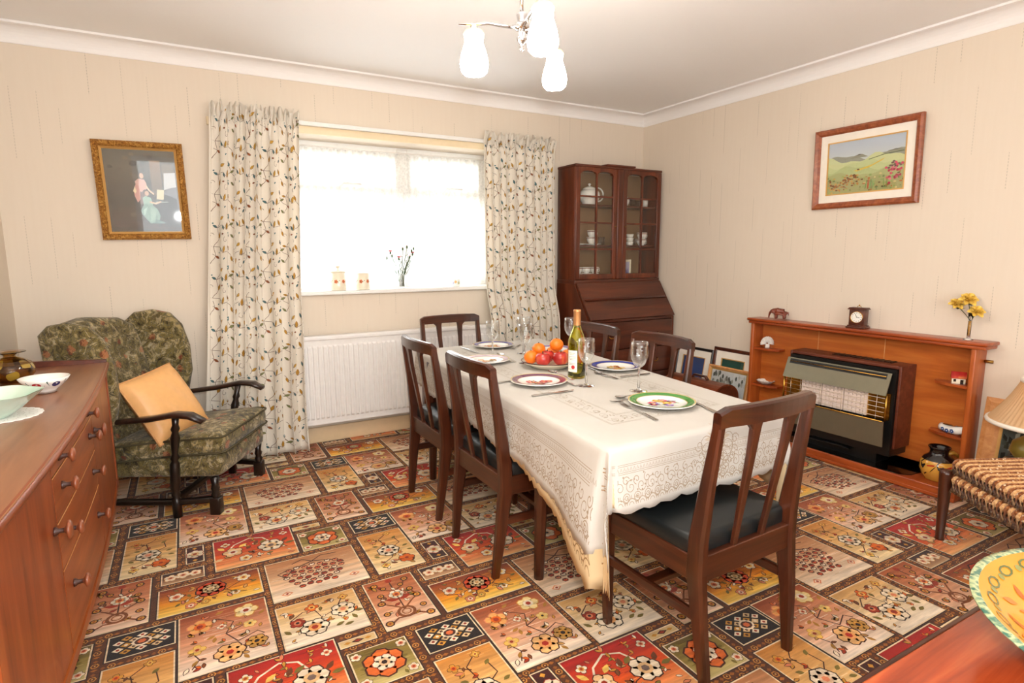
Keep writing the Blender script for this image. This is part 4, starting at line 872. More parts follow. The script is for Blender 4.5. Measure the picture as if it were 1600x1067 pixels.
# ------------------------------------------------------------------ things on the sill
SZ = 1.0055
def jar(label, x, lid, r, h):
    t = thing('storage_jar', label, 'jar', (x, .055, SZ), 0, 'painted jars on the window sill')
    m = MB(); m.lathe([(0, 0), (r * .97, 0), (r, .004), (r, h), (r * .92, h), (r * .92, .006), (0, .006)], 32); obj('jar_body', m, 'cream_ceramic', t)
    P = Print()
    for k in range(6):
        u = k * r * 1.047; P.leaf(u, h * .48, .016, .008, .5 + k, (190, 110, 60), 0); P.flower(u + .004, h * .5, .013, 5, ((206, 96, 62), (226, 150, 90), (90, 60, 50)), 0, k); P.leaf(u + .02, h * .46, .012, .006, 2.5, (90, 90, 80), 0); P.disc(u + .026, h * .55, .003, (80, 70, 80), 0, 5)
    obj('painted_fruit', P.emit(lambda u, v, l: ((r + .0006 + l * .0001) * cos(u / r - 2.2), (r + .0006 + l * .0001) * sin(u / r - 2.2), v)), 'print_gloss', t)
    if lid:
        m = MB(); m.lathe([(0, h + .004), (r * 1.02, h), (r * 1.03, h + .006), (r * .6, h + .014), (.008, h + .018), (.007, h + .028), (.016, h + .034), (.016, h + .042), (.0, h + .046)], 32); obj('lid', m, 'cream_ceramic', t)
jar('lidded white jar with painted fruit on the sill nearest the left curtain', -2.582, True, .049, .118); jar('open white jar with painted fruit on the sill', -2.418, False, .046, .112)
t = thing('flower_vase', 'small clear glass vase with carnations on the sill', 'vase', (-2.145, .05, SZ))
m = MB(); m.lathe([(0, 0), (.028, 0), (.026, .012), (.020, .04), (.024, .085), (.027, .098), (.025, .098), (.022, .085), (.018, .04), (.023, .014), (0, .012)], 24); obj('glass', m, 'thin_glass', t)
m = MB(); m.lathe([(0, .0125), (.0228, .0142), (.0178, .04), (.0195, .06), (0, .06)], 20); obj('water', m, 'clear_glass', t)
FS = [(-.105, .20, 0), (-.075, .235, 1), (-.06, .215, 0), (-.02, .195, 1), (.015, .262, 0), (.05, .275, 0), (.075, .25, 0), (.095, .265, 0), (.09, .225, 1), (.06, .205, 0)]
ORD = ('leftmost', 'second from the left', 'third from the left', 'fourth from the left', 'fifth from the left', 'sixth from the left', 'rightmost')
bo_ = sorted(d for d, h, o in FS if not o); fo_ = sorted(d for d, h, o in FS if o)
for k, (dx, h, op) in enumerate(FS):
    t = thing('carnation', ('%s open pink carnation in the sill vase' % ('leftmost', 'middle', 'rightmost')[fo_.index(dx)]) if op else ('green carnation bud in the sill vase, %s of the buds' % ORD[bo_.index(dx)]), 'flower', (-2.145, .05, SZ), 0, 'open carnations in the vase' if op else 'carnation buds in the vase')
    a, b = Vector((dx * .10, .004 * (k % 3 - 1), .016)), Vector((dx, .012 * (k % 3 - 1), h)); md = Vector((dx * .34, 0, h * .55))
    m = MB(); m.tube([a, md, b], [.0024, .0024, .0020], 5)
    for q in (.4, .62, .8):
        p = a.lerp(b, q); m.bar([p, p + Vector((.012 * (1 if k % 2 else -1), 0, .016)), p + Vector((.020 * (1 if k % 2 else -1), 0, .034))], [.003, .006, .002], [.002] * 3, (0, 1, 0))
    obj('stem', m, 'stem_green', t)
    m = MB(); m.lathe([(0, -.002), (.0055, .002), (.0068, .010), (.005, .019), (0, .021)], 8, b); obj('calyx', m, 'stem_green', t)
    m = MB()
    if op:
        for q in range(9): an = q * 2.4; d = Vector((cos(an), sin(an), .6 + .3 * (q % 2))); m.bar([b + Vector((0, 0, .014)), b + Vector((0, 0, .016)) + d * .009, b + Vector((0, 0, .014)) + d * .018], [.004, .014, .010], [.001] * 3, (-sin(an), cos(an), 0))
    else: m.lathe([(.003, .015), (.0035, .022), (0, .026)], 8, b)
    obj('petals', m, 'pink_petal', t)
t = thing('painted_pot', 'tiny white pot with blue and yellow flowers at the right of the sill', 'pot', (-1.727, .05, SZ))
m = MB(); m.lathe([(0, 0), (.024, 0), (.0275, .006), (.0275, .05), (.026, .056), (.023, .056), (.0235, .008), (0, .006)], 24); obj('pot_body', m, 'ceramic', t)
P = Print()
for k in range(7): P.flower(k * .024, .026 + .008 * (k % 2), .011, 5, (((96, 120, 190), (236, 180, 70), (120, 160, 120))[k % 3], (240, 230, 200), (230, 120, 60)), 0, k)
obj('painted_flowers', P.emit(lambda u, v, l: ((.0281 + l * .0001) * cos(u / .0275 - 3), (.0281 + l * .0001) * sin(u / .0275 - 3), v)), 'print_gloss', t)

# ------------------------------------------------------------------ sideboard with bowed front
SX, SBK, SY0, SY1, SZT = -3.795, XL + .012, -2.72, -.925, .79
sb = thing('sideboard', 'long bow-fronted teak sideboard with round knobs along the left wall', 'sideboard', (SBK, (SY0 + SY1) / 2, 0)); sc_ = (SY0 + SY1) / 2
def bow(y, k=.028): q = (y - sc_) / ((SY1 - SY0) / 2); return SX - SBK + k * (1 - q * q) - .010
ys = [SY0 + (SY1 - SY0) * i / 36 for i in range(37)]
def slab(m, z0, z1, dx0, dx1, ya, yb, back=None):
    """board following the bow between ya and yb: from bow+dx0 (inner) to bow+dx1 (outer)"""
    yy = [ya + (yb - ya) * i / 14 for i in range(15)]; rings = [[Vector(((back if back is not None else bow(y) + dx0), y - sc_, z0)), Vector((bow(y) + dx1, y - sc_, z0)), Vector((bow(y) + dx1, y - sc_, z1)), Vector(((back if back is not None else bow(y) + dx0), y - sc_, z1))] for y in yy]
    return m.loft(rings, True, smooth=False)
m = MB(); slab(m, SZT - .022, SZT, 0, .012, SY0, SY1, 0.0); obj('top_board', m, 'teak_top', sb)
m = MB(); rings = []
for y in ys: rings.append([Vector((bow(y) + .006 + .010 * cos(a), y - sc_, SZT - .011 + .0125 * sin(a))) for a in [i * pi / 4 for i in range(8)]])
m.loft(rings); obj('edge_moulding', m, 'teak_y', sb)
m = MB(); m.box(0, .018, SY0 - sc_, SY1 - sc_, SZT, SZT + .028, .004); m.box(.018, .0, SY1 - sc_ - .016, SY1 - sc_, SZT, SZT + .02)
m = MB(); m.box(0, .018, SY0 - sc_, SY1 - sc_ - .018, SZT, SZT + .030, .004); obj('back_gallery', m, 'teak_dark', sb)
m = MB(); m.bar([(0, SY1 - sc_ - .009, SZT + .014), (.2, SY1 - sc_ - .009, SZT + .013), (bow(SY1) + .008, SY1 - sc_ - .009, SZT + .006)], [.018] * 3, [.030, .028, .014], (0, 1, 0)); obj('end_gallery', m, 'teak_dark', sb)
m = MB(); slab(m, .262, .288, 0, .004, SY0, SY1, 0.0); obj('base_board', m, 'teak_y', sb)
m = MB(); m.box(.0, bow(SY1) - .002, SY1 - sc_ - .022, SY1 - sc_, .25, SZT - .022); m.box(.0, bow(SY0) - .002, SY0 - sc_, SY0 - sc_ + .022, .25, SZT - .022); m.box(0, .012, SY0 - sc_ + .022, SY1 - sc_ - .022, .272, SZT - .022); obj('carcass', m, 'teak_z', sb)
for ya, yb in ((SY1 - .07, SY1), (SY0, SY0 + .05)): m = MB(); slab(m, .25, SZT - .022, -.02, .004, ya, yb); obj('end_stile', m, 'teak_z', sb)
D1, D2 = -1.665, -2.275
m = MB(); slab(m, .274, SZT - .024, -.06, -.04, SY0 + .03, SY1 - .03); obj('inner_void', m, 'dark_void', sb)
def knob(parent, y, z, r=.017):
    x = bow(y + sc_) - .001
    m = MB(); M_ = Matrix.Translation((x, y, z)) @ Matrix.Rotation(pi / 2, 4, 'Y')
    m.lathe([(.0055, .020), (.010, .024), (r, .027), (r * 1.05, .031), (r * .8, .0345), (0, .0365)], 20, (0, 0, 0), M_); m.v += []
    kn = obj('knob', m, 'knob_copper', parent)
    m = MB(); m.lathe([(0, 0), (.011, 0), (.010, .005), (.0055, .011), (.0055, .022), (0, .022)], 16, (0, 0, 0), M_); obj('knob_stem', m, 'knob_stem', parent)
for ya, yb, ky, kz in ((D1 + .003, SY1 - .073, D1 + .035, .672), (SY0 + .053, D2 - .003, D2 - .035, .615)):
    m = MB(); slab(m, .292, SZT - .026, -.018, .0, ya, yb); d = obj('door', m, 'teak_z', sb); knob(d, ky - sc_, kz, .021)
zz = [.292, .500, .618, .730, SZT - .026]
for k in range(4):
    m = MB(); slab(m, zz[k] + .0012, zz[k + 1] - .0012, -.018, .0, D2 + .002, D1 - .002); d = obj('drawer', m, 'teak_y', sb)
    m = MB(); slab(m, zz[k + 1] - .0030, zz[k + 1] - .0012, -.002, .0012, D2 + .002, D1 - .002); obj('drawer_edge', m, 'pine', d)
    for y in (D1 - .085, D2 + .085): knob(d, y - sc_, (zz[k] + zz[k + 1]) / 2 + (.010 if k else .030))
for y in (SY1 - .13, SY0 + .13):
    for x in (.08, SX - SBK - .075): m = MB(); m.lathe([(0, 0), (.016, 0), (.024, .25), (0, .25)], 16, (x, y - sc_, 0)); obj('leg', m, 'teak_dark', sb)

# ornaments on the sideboard
SBZ = SZT + .0005
def on_sb(px, py): return at(px, py, SZT)
x, y = at(20, 598, SZT)
t = thing('glass_vase', 'squat amber glass vase with olive swirls at the back of the sideboard', 'vase', (x, y, SBZ))
m = MB(); m.lathe([(0, 0), (.03, 0), (.052, .010), (.068, .032), (.070, .048), (.060, .072), (.036, .088), (.019, .094), (.017, .100), (.024, .106), (.048, .1105), (.048, .113), (.022, .109), (.013, .100), (.015, .094), (.032, .084), (.055, .068), (.064, .048), (.062, .034), (.048, .014), (0, .006)], 36); obj('glass', m, 'amber_glass', t)
R = random.Random(4); m = MB()
pr_ = [(.052, .010), (.068, .032), (.070, .048), (.060, .072), (.036, .088)]
def vr(z):
    for (r0, z0), (r1, z1) in zip(pr_, pr_[1:]):
        if z0 <= z <= z1: return r0 + (r1 - r0) * (z - z0) / (z1 - z0)
    return pr_[0][0] if z < .01 else .036
for k in range(9):
    a0 = k * .7 + R.uniform(-.1, .1); z0 = .050 + .018 * (-1) ** k; n = 12; c = Vector(((vr(z0) + .0006) * cos(a0), (vr(z0) + .0006) * sin(a0), z0)); ring = []
    for q in range(n): an = 2 * pi * q / n; z = z0 + .018 * sin(an) * (1 + .3 * sin(2 * an + k)); z = min(max(z, .011), .086); a = a0 + .28 * cos(an); ring.append(Vector(((vr(z) + .0006) * cos(a), (vr(z) + .0006) * sin(a), z)))
    m.add([c] + ring, [(0, i + 1, (i + 1) % n + 1) for i in range(n)], None, True)
obj('olive_swirls', m, 'amber_blob', t)
x, y = at(72, 613, SZT)
t = thing('floral_bowl', 'small white footed bowl painted with red tulips on the sideboard', 'bowl', (x, y, SBZ))
bp = [(.030, .0), (.031, .010), (.045, .020), (.062, .038), (.070, .052)]
m = MB(); m.lathe([(0, .004), (.028, .004)] + bp + [(.0675, .0525), (.058, .039), (.040, .024), (0, .017)], 36); obj('bowl_body', m, 'ceramic', t)
P = Print()
for k in range(7):
    u = k * .9; P.leaf(u, .036, .26, .012, .2, (190, 40, 50), 0) if False else None
    P.poly([(u + .22 * cos(i), .034 + .009 * sin(i)) for i in [2 * pi * j / 8 for j in range(8)]], (186, 40, 52) if k % 2 else (58, 60, 110), 0); P.poly([(u + .3, .026), (u + .5, .046), (u + .46, .047)], (70, 110, 90), 0); P.poly([(u - .3, .028), (u - .45, .042), (u - .4, .044)], (60, 90, 90), 0)
def bwl(u, v, l):
    for (r0, z0), (r1, z1) in zip(bp, bp[1:]):
        if z0 <= v <= z1: r_ = r0 + (r1 - r0) * (v - z0) / (z1 - z0); break
    else: r_ = .07
    return ((r_ + .0008 + l * .0001) * cos(u), (r_ + .0008 + l * .0001) * sin(u), v - .0004)
obj('painted_tulips', P.emit(bwl), 'print_gloss', t)
P = Print()
for k in range(7): P.flower(.034 * cos(k * .9), .034 * sin(k * .9), .009, 5, ((96, 80, 160) if k % 2 else (200, 60, 70), (120, 110, 180), (230, 200, 120)), 0, k)
obj('painted_inside', P.emit(lambda u, v, l: (u, v, .0235 + .0 * l + l * .0002)), 'print_gloss', t)
x, y = at(-12, 655, SZT)
t = thing('celadon_bowl', 'pale green flared glass bowl at the left edge of the sideboard', 'bowl', (x, y, SBZ))
def cb(u, v, thick=0):
    a = 2 * pi * u; r = .030 + .085 * v ** .8 - thick; z = .070 * v; k = 1 + .05 * v * sin(a * 6); return (r * k * cos(a), r * k * sin(a), z + (.006 if thick else 0) * (1 - v))
m = MB(); m.surf(lambda u, v: cb(u, v), 48, 8, closeu=True); m.surf(lambda u, v: cb(u, v, .004), 48, 8, closeu=True); n = 48
m.lathe([(0, .0), (.030, .0)], 48); m.lathe([(0, .006), (.027, .006)], 48); obj('bowl_body', m, 'celadon', t)
m = MB(); n = 72; m.add([(0, 0, .002)] + [((.092 + .004 * abs(sin(k * pi / 3))) * cos(2 * pi * k / n), (.092 + .004 * abs(sin(k * pi / 3))) * sin(2 * pi * k / n), .0022) for k in range(n)] + [((.092 + .004 * abs(sin(k * pi / 3))) * cos(2 * pi * k / n), (.092 + .004 * abs(sin(k * pi / 3))) * sin(2 * pi * k / n), .0002) for k in range(n)], [(0, 1 + k, 1 + (k + 1) % n) for k in range(n)] + [(1 + k, 1 + n + k, 1 + n + (k + 1) % n, 1 + (k + 1) % n) for k in range(n)])
dl = obj('doily', m, 'doily', None, (*at(2, 651, SZT), SBZ)); tag(dl, 'white scalloped lace doily lying on the sideboard', 'doily')
P = Print()
for k in range(18): a = k * pi / 9; P.ring(.072 * cos(a), .072 * sin(a), .011, .0014, (206, 200, 190), 0, 9); P.ring(.045 * cos(a + .17), .045 * sin(a + .17), .008, .0012, (206, 200, 190), 0, 8)
stuff(obj('lace_threads', P.emit(lambda u, v, l: (u, v, .0026)), 'print', dl))
# ------------------------------------------------------------------ helpers for upholstery and frames
def pillow(m, poly, d0, d1, fn, bev=.02, seg=3):
    """polygon (a, b) extruded from d0 to d1, all edges rounded; fn(a, b, d) -> local xyz"""
    bm = bmesh.new(); vs = [bm.verts.new((a, b, d0)) for a, b in poly]; f = bm.faces.new(vs)
    r = bmesh.ops.extrude_face_region(bm, geom=[f]); bmesh.ops.translate(bm, vec=(0, 0, d1 - d0), verts=[v for v in r['geom'] if isinstance(v, bmesh.types.BMVert)])
    bmesh.ops.recalc_face_normals(bm, faces=bm.faces)
    es = [e for e in bm.edges if abs(e.verts[0].co.z - e.verts[1].co.z) < 1e-6]
    bmesh.ops.bevel(bm, geom=es, offset=bev, segments=seg, profile=.5, affect='EDGES')
    bmesh.ops.triangulate(bm, faces=[f for f in bm.faces if len(f.verts) > 4])
    for v in bm.verts: v.co = Vector(fn(*v.co))
    m.bm(bm, None, None, True); return m
def softbox(m, x0, x1, y0, y1, z0, z1, e=.16, bulge=.0, n=40, k=10):
    """superellipsoid cushion"""
    cx, cy, cz, a, b, c = (x0 + x1) / 2, (y0 + y1) / 2, (z0 + z1) / 2, (x1 - x0) / 2, (y1 - y0) / 2, (z1 - z0) / 2
    S = lambda v, p: (abs(v) ** p) * (1 if v >= 0 else -1)
    def fn(u, v):
        t, p = 2 * pi * u, -pi / 2 + pi * v; r = S(cos(p), .22)
        return (cx + a * r * S(cos(t), e), cy + b * r * S(sin(t), e), cz + c * S(sin(p), .40) + bulge * max(0, sin(p)) * (1 - r * r * .5))
    return m.surf(fn, n, k, closeu=True)
def turned(m, prof, x, y, n=14): return m.lathe(prof, n, (x, y, 0))

# ------------------------------------------------------------------ wing armchair
AC = thing('wing_armchair', 'wing armchair in green tapestry with black turned arms by the window wall', 'armchair', (-3.545, -.537, 0), rad(-118.3))
def lean(x, b, d):      # back slab: b is height, d is depth (towards -y); leans back as it rises
    return (x, -.235 - (b - .32) * .22 - d + .05 * (1 - (x / .30) ** 2) * 0 - .03 * (1 - (x / .3) ** 2), b)
pl = [(-.235, .27), (.235, .27), (.265, .55), (.27, .80), (.25, .875), (.18, .915), (0, .935), (-.18, .915), (-.25, .875), (-.27, .80), (-.265, .55)]
m = MB(); pillow(m, pl, -.02, .10, lean, .035, 4); obj('backrest', m, 'tapestry', AC)
for s in (-1, 1):
    wp = [(-.36, .42), (-.22, .40), (-.13, .47), (-.10, .60), (-.105, .74), (-.14, .86), (-.20, .925), (-.29, .945), (-.38, .93), (-.43, .885), (-.41, .64)]
    m = MB(); pillow(m, [(a, b) for a, b in wp], -.03, .03, lambda a, b, d: (s * (.305 + .02 * (a + .3) / .3 + d + .03 * (b - .6)), a, b), .022, 3); obj('wing', m, 'tapestry', AC)
    # arm: flat shaped rail, drooping at the front
    m = MB(); m.bar([(s * .285, -.30, .485), (s * .305, -.12, .478), (s * .325, .04, .497), (s * .335, .16, .520), (s * .337, .23, .514), (s * .335, .285, .486)], [.030, .036, .046, .056, .060, .052], [.026, .024, .024, .024, .024, .018], (1, 0, 0), bev=.6, smooth=True); obj('arm', m, 'oak_arm', AC)
    post = [(0, 0), (.021, 0), (.021, .09), (.015, .10), (.020, .115), (.015, .13), (.022, .15), (.022, .27), (.014, .285), (.021, .30), (.013, .32), (.019, .37), (.022, .40), (.014, .43), (.020, .445), (.014, .465), (.017, .505), (0, .505)]
    m = MB(); turned(m, post, s * .285, .10); m.v = [(x + s * .035 * max(0, z - .2) / .3, y + .05 * max(0, z - .2) / .3, z) for x, y, z in m.v]; obj('arm_post', m, 'oak_black', AC)
    m = MB(); m.box(s * .25 - .024, s * .25 + .024, .246, .294, 0, .085, .006); turned(m, [(.018, .085), (.021, .10), (.014, .115), (.020, .13), (.015, .15), (.021, .185), (0, .19)], s * .25, .27); obj('leg', m, 'oak_black', AC)
    m = MB(); m.bar([(s * .26, -.30, 0), (s * .26, -.27, .22), (s * .26, -.25, .34)], .04, .04, (1, 0, 0), bev=.3); obj('rear_leg', m, 'oak_black', AC)
    m = MB(); m.bar([(s * .275, -.28, .075), (s * .282, .10, .075), (s * .25, .262, .075)], .026, .034, (0, 0, 1), bev=.4); obj('side_stretcher', m, 'oak_black', AC)
m = MB(); m.bar([(-.27, .08, .075), (.27, .08, .075)], .026, .034, (0, 0, 1), bev=.4); obj('cross_stretcher', m, 'oak_black', AC)
m = MB(); softbox(m, -.268, .268, -.27, .312, .180, .305, .12); obj('seat_base', m, 'tapestry', AC)
m = MB(); softbox(m, -.275, .275, -.24, .330, .296, .398, .12, .010); m.v = [(x, y, z - .05 * max(0, .2 - y) / .45 * (1 if z > .3 else .6)) for x, y, z in m.v]; sc = obj('seat_cushion', m, 'tapestry', AC)
m = MB()
for zz_ in (.312, .388):
    ring = []
    for k in range(48):
        a = 2 * pi * k / 48; c_, s_ = cos(a), sin(a); ring.append(Vector((.277 * (abs(c_) ** .12) * (1 if c_ > 0 else -1), .045 + .288 * (abs(s_) ** .12) * (1 if s_ > 0 else -1), zz_)))
    ring = [Vector((p.x, p.y, p.z - .05 * max(0, .2 - p.y) / .45)) for p in ring]; m.tube(ring + [ring[0]], .005, 6)
obj('piping', m, 'tapestry_piping', sc)
# apricot scatter cushion, leaning on its corner against the chair back
def cush(u, v):
    a, b = u * 2 - 1, v * 2 - 1; return a, b
m = MB(); N = 20; S_ = .170
for sgn in (1, -1):
    vs = []
    for j in range(N + 1):
        for i in range(N + 1):
            a, b = i / N * 2 - 1, j / N * 2 - 1; h = .062 * ((1 - a ** 4) * (1 - b ** 4)) ** .55; k = 1 - .05 * (1 - abs(a * b)) * (abs(a) + abs(b)) / 2
            h += .004 * sin(a * 9 + b * 5) * (1 - a * a) * (1 - b * b); vs.append((a * S_ * k * .96, b * S_ * k, sgn * h))
    m.add(vs, [(j * (N + 1) + i, j * (N + 1) + i + 1, (j + 1) * (N + 1) + i + 1, (j + 1) * (N + 1) + i) for j in range(N) for i in range(N)], None, True)
cs = thing('scatter_cushion', 'apricot satin cushion propped in the tapestry armchair', 'cushion')
obj('cover', m, 'apricot_satin', cs)
m = MB(); ed = []
for q in range(4):
    for i in range(10):
        tt = i / 10 * 2 - 1; a, b = [(tt, -1), (1, tt), (-tt, 1), (-1, -tt)][q]; k = 1 - .05 * (1 - abs(a * b)) * (abs(a) + abs(b)) / 2; ed.append((a * S_ * k * .96, b * S_ * k, 0))
m.tube(ed + [ed[0]], .004, 6); obj('piping', m, 'cushion_piping', cs)
ax_n = Vector((.62, -.62, .48)).normalized()                       # cushion faces out of the chair
ax_u = (Vector((0, 0, 1)) - ax_n * ax_n.z).normalized(); ax_r = ax_u.cross(ax_n).normalized()
rt = rad(9); ux, uy = ax_r * cos(rt) + ax_u * sin(rt), -ax_r * sin(rt) + ax_u * cos(rt)
cs.matrix_world = Matrix(((ux.x, uy.x, ax_n.x, -3.61), (ux.y, uy.y, ax_n.y, -.66), (ux.z, uy.z, ax_n.z, .525), (0, 0, 0, 1)))

# ------------------------------------------------------------------ bureau bookcase
BX0, BX1, BYF, BYB = -.885, -.035, -.26, -.03          # bookcase part
bu = thing('bureau_bookcase', 'tall dark bureau with two glazed china cupboard doors in the corner', 'bureau', (-.46, -.03, 0)); BO = Vector((-.46, -.03, 0))
def L_(m, x0, x1, y0, y1, z0, z1, bev=0): return m.box(x0 - BO.x, x1 - BO.x, y0 - BO.y, y1 - BO.y, z0, z1, bev)
m = MB(); L_(m, BX0, BX0 + .02, BYF, BYB, 1.03, 1.885, .003); obj('side_panel', m, 'bureau_z', bu)
m = MB(); L_(m, BX1 - .02, BX1, BYF, BYB, 1.03, 1.885, .003); obj('side_panel', m, 'bureau_z', bu)
m = MB(); L_(m, BX0 + .02, BX1 - .02, BYB - .012, BYB, 1.04, 1.88); obj('back_panel', m, 'bureau_inside_lit', bu)
m = MB(); L_(m, BX0 - .004, BX1 + .004, BYF - .010, BYB, 1.885, 1.903, .004); L_(m, -.60, -.32, BYF - .022, BYB, 1.903, 1.916, .003); obj('cornice', m, 'bureau_x', bu)
m = MB(); L_(m, BX0 - .004, BX1 + .004, BYF - .012, BYB, 1.012, 1.04, .004); obj('waist_moulding', m, 'bureau_x', bu)
for z in (1.305, 1.615): m = MB(); L_(m, BX0 + .02, BX1 - .02, BYF + .03, BYB - .012, z - .012, z); obj('shelf', m, 'bureau_x', bu)
m = MB(); L_(m, -.488, -.432, BYF - .016, BYF + .02, 1.04, 1.885, .006); obj('centre_pilaster', m, 'bureau_z', bu)
def arch_door(x0, x1):
    """glazed door: stiles, arched top rail, bottom rail, glazing bars and eight panes"""
    st, z0, z1 = .040, 1.043, 1.883; y0, y1 = BYF - .012, BYF + .010
    m = MB(); L_(m, x0, x0 + st, y0, y1, z0, z1, .004); L_(m, x1 - st, x1, y0, y1, z0, z1, .004); L_(m, x0 + st, x1 - st, y0, y1, z0, z0 + st, .003)
    a, b = x0 + st, x1 - st; c = (a + b) / 2; top = []
    for l, r in ((a, c), (c, b)):                                    # two-lobed cut-out edge
        for i in range(9): q = i / 8; top.append((l + (r - l) * q, 1.832 + .026 * (sin(pi * q) ** .55)))
    poly = [(a, z1)] + top + [(b, z1)]
    m.prism([(p - BO.x, q) for p, q in poly], lambda p, q: (p, y0 - BO.y, q), lambda p, q: (p, y1 - BO.y, q))
    d = obj('door', m, 'bureau_z', bu)
    rows = [z0 + st, 1.274, 1.474, 1.670, 1.858]
    m = MB(); L_(m, c - .006, c + .006, y0 + .002, y1 - .002, z0 + st, 1.86)
    for z in rows[1:4]: L_(m, a, b, y0 + .003, y1 - .003, z - .006, z + .006)
    obj('glazing_bars', m, 'bureau_z', d)
    for l, r in ((a, c - .006), (c + .006, b)):
        for k in range(4): m = MB(); L_(m, l + .0005, r - .0005, y0 + .010, y0 + .013, rows[k] + (.006 if k else 0), rows[k + 1] - .006 if k < 3 else 1.86); obj('pane', m, 'pane', d)
    kx = x1 - .02 if x0 < -.5 else x0 + .02
    m = MB(); m.lathe([(0, 0), (.004, 0), (.004, .012), (0, .013)], 10, (0, 0, 0), Matrix.Translation((kx - BO.x, y0 - BO.y, 1.45)) @ Matrix.Rotation(pi / 2, 4, 'X')); obj('escutcheon', m, 'dull_brass', d)
arch_door(BX0 + .002, -.490); arch_door(-.430, BX1 - .002)
LYF = -.455                                                         # bureau front
sp = [(BYB, 0.05), (LYF, .05), (LYF, .735), (BYF - .012, 1.012), (BYB, 1.012)]
for x0, x1 in ((BX0 - .004, BX0 + .018), (BX1 - .018, BX1 + .004)): m = MB(); m.prism([(a - BO.y, b) for a, b in sp], lambda a, b: (x0 - BO.x, a, b), lambda a, b: (x1 - BO.x, a, b)); obj('lower_side', m, 'bureau_z', bu)
m = MB(); n_ = Vector((0, -(1.012 - .74), (LYF - BYF) * -1)).normalized(); 
e0, e1 = Vector((0, LYF - .004, .742)), Vector((0, BYF - .016, 1.008)); nn = Vector((0, -(e1.z - e0.z), -(e0.y - e1.y))).normalized(); nn = Vector((0, -(e1.z - e0.z), (e1.y - e0.y))).normalized()
ring = lambda x: [Vector((x - BO.x, p.y - BO.y, p.z)) for p in (e0, e1, e1 + nn * .016, e0 + nn * .016)]
m.loft([ring(BX0 + .004), ring(BX1 - .004)], True, smooth=False); fl_o = obj('fall_flap', m, 'bureau_x', bu)
m = MB(); a_, b_ = e0.lerp(e1, .50), e0.lerp(e1, .56); m.loft([[Vector((x - BO.x, p.y - BO.y, p.z)) for p in (a_ + nn * .0155, b_ + nn * .0155, b_ + nn * .018, a_ + nn * .026)] for x in (BX0 + .02, BX1 - .02)], True, smooth=False); obj('flap_reflection_ridge', m, 'bureau_x', fl_o)  # ridge shaped in to give the reflected line across the flap
m = MB(); L_(m, BX0 + .018, BX1 - .018, LYF + .03, BYB - .01, .06, .74); L_(m, BX0 + .018, BX1 - .018, LYF - .002, LYF + .03, .725, .742); obj('lower_carcass', m, 'bureau_x', bu)
for k, (z0, z1) in enumerate(((.10, .30), (.305, .505), (.51, .72))):
    m = MB(); L_(m, BX0 + .022, BX1 - .022, LYF - .010, LYF + .02, z0, z1, .005); d = obj('drawer', m, 'bureau_x', bu)
    for x in (-.68, -.24):
        m = MB(); yy = LYF - .010 - BO.y; zc = (z0 + z1) / 2; xx = x - BO.x
        m.tube([(xx - .03, yy, zc + .008), (xx - .03, yy - .014, zc + .004), (xx - .02, yy - .018, zc - .014), (xx + .02, yy - .018, zc - .014), (xx + .03, yy - .014, zc + .004), (xx + .03, yy, zc + .008)], .0032, 6); obj('drop_handle', m, 'brass', d)
for x in (BX0 + .03, BX1 - .03):
    for y in (LYF + .03, BYB - .03): m = MB(); m.lathe([(0, 0), (.02, 0), (.026, .03), (.018, .052), (0, .052)], 12, (x - BO.x, y - BO.y, 0)); obj('foot', m, 'bureau_z', bu)

# china inside the cupboard
def handle(m, c, r, tx, tz=1.0, n=9, w=.0028, a0=-80, a1=80):
    pts = [(c[0] + tx * r * cos(rad(a0 + (a1 - a0) * i / n)), c[1], c[2] + r * tz * sin(rad(a0 + (a1 - a0) * i / n))) for i in range(n + 1)]; m.tube(pts, w, 6)
def cup(label, x, y, z, r=.039, h=.052, tx=1, group='tea cups in the cupboard'):
    t = thing('tea_cup', label, 'cup', (x, y, z), 0, group)
    m = MB(); m.lathe([(0, .002), (r * .5, 0), (r * .55, .004), (r * .85, h * .4), (r, h), (r * .94, h), (r * .78, h * .4), (r * .45, .008), (0, .007)], 24); obj('bowl', m, 'ceramic', t)
    m = MB(); handle(m, (tx * r * .86, 0, h * .55), h * .36, tx); obj('handle', m, 'ceramic', t)
    m = MB(); m.lathe([(r * .955, h * .78), (r * .985, h * .90), (r * .95, h * .92)], 24); obj('painted_band', m, 'knob_copper', t)
def saucer(label, x, y, z, r=.055):
    m = MB(); m.lathe([(0, 0), (r * .5, 0), (r, .009), (r, .011), (r * .5, .004), (0, .004)], 28); tag(obj('saucer', m, 'ceramic', None, (x, y, z)), label, 'saucer', 'saucers in the cupboard')
S1, S2, S0 = 1.6155, 1.3055, 1.0405
YS = -.17
t = thing('teapot', 'white china teapot with looped handle on the top shelf', 'teapot', (-.685, YS, S1)); t.scale = (1.3, 1.1, 1.12)
m = MB(); m.lathe([(0, 0), (.040, 0), (.044, .008), (.060, .034), (.068, .060), (.064, .084), (.048, .100), (.040, .104)], 28); obj('pot_body', m, 'ceramic', t)
m = MB(); m.lathe([(.043, .104), (.040, .112), (.022, .122), (.006, .126), (.006, .132), (.010, .138), (.006, .145), (0, .146)], 28); obj('lid', m, 'ceramic', t)
m = MB(); m.tube([(-.055, 0, .045), (-.085, 0, .055), (-.105, 0, .085), (-.125, 0, .105)], [.018, .013, .009, .008], 10); obj('spout', m, 'ceramic', t)
m = MB(); handle(m, (.060, 0, .072), .044, 1, 1.05, 12, .0055, -95, 100); obj('handle', m, 'ceramic', t)
t = thing('milk_jug', 'little white jug with handle half seen beside the teapot', 'jug', (-.822, YS + .03, S1))
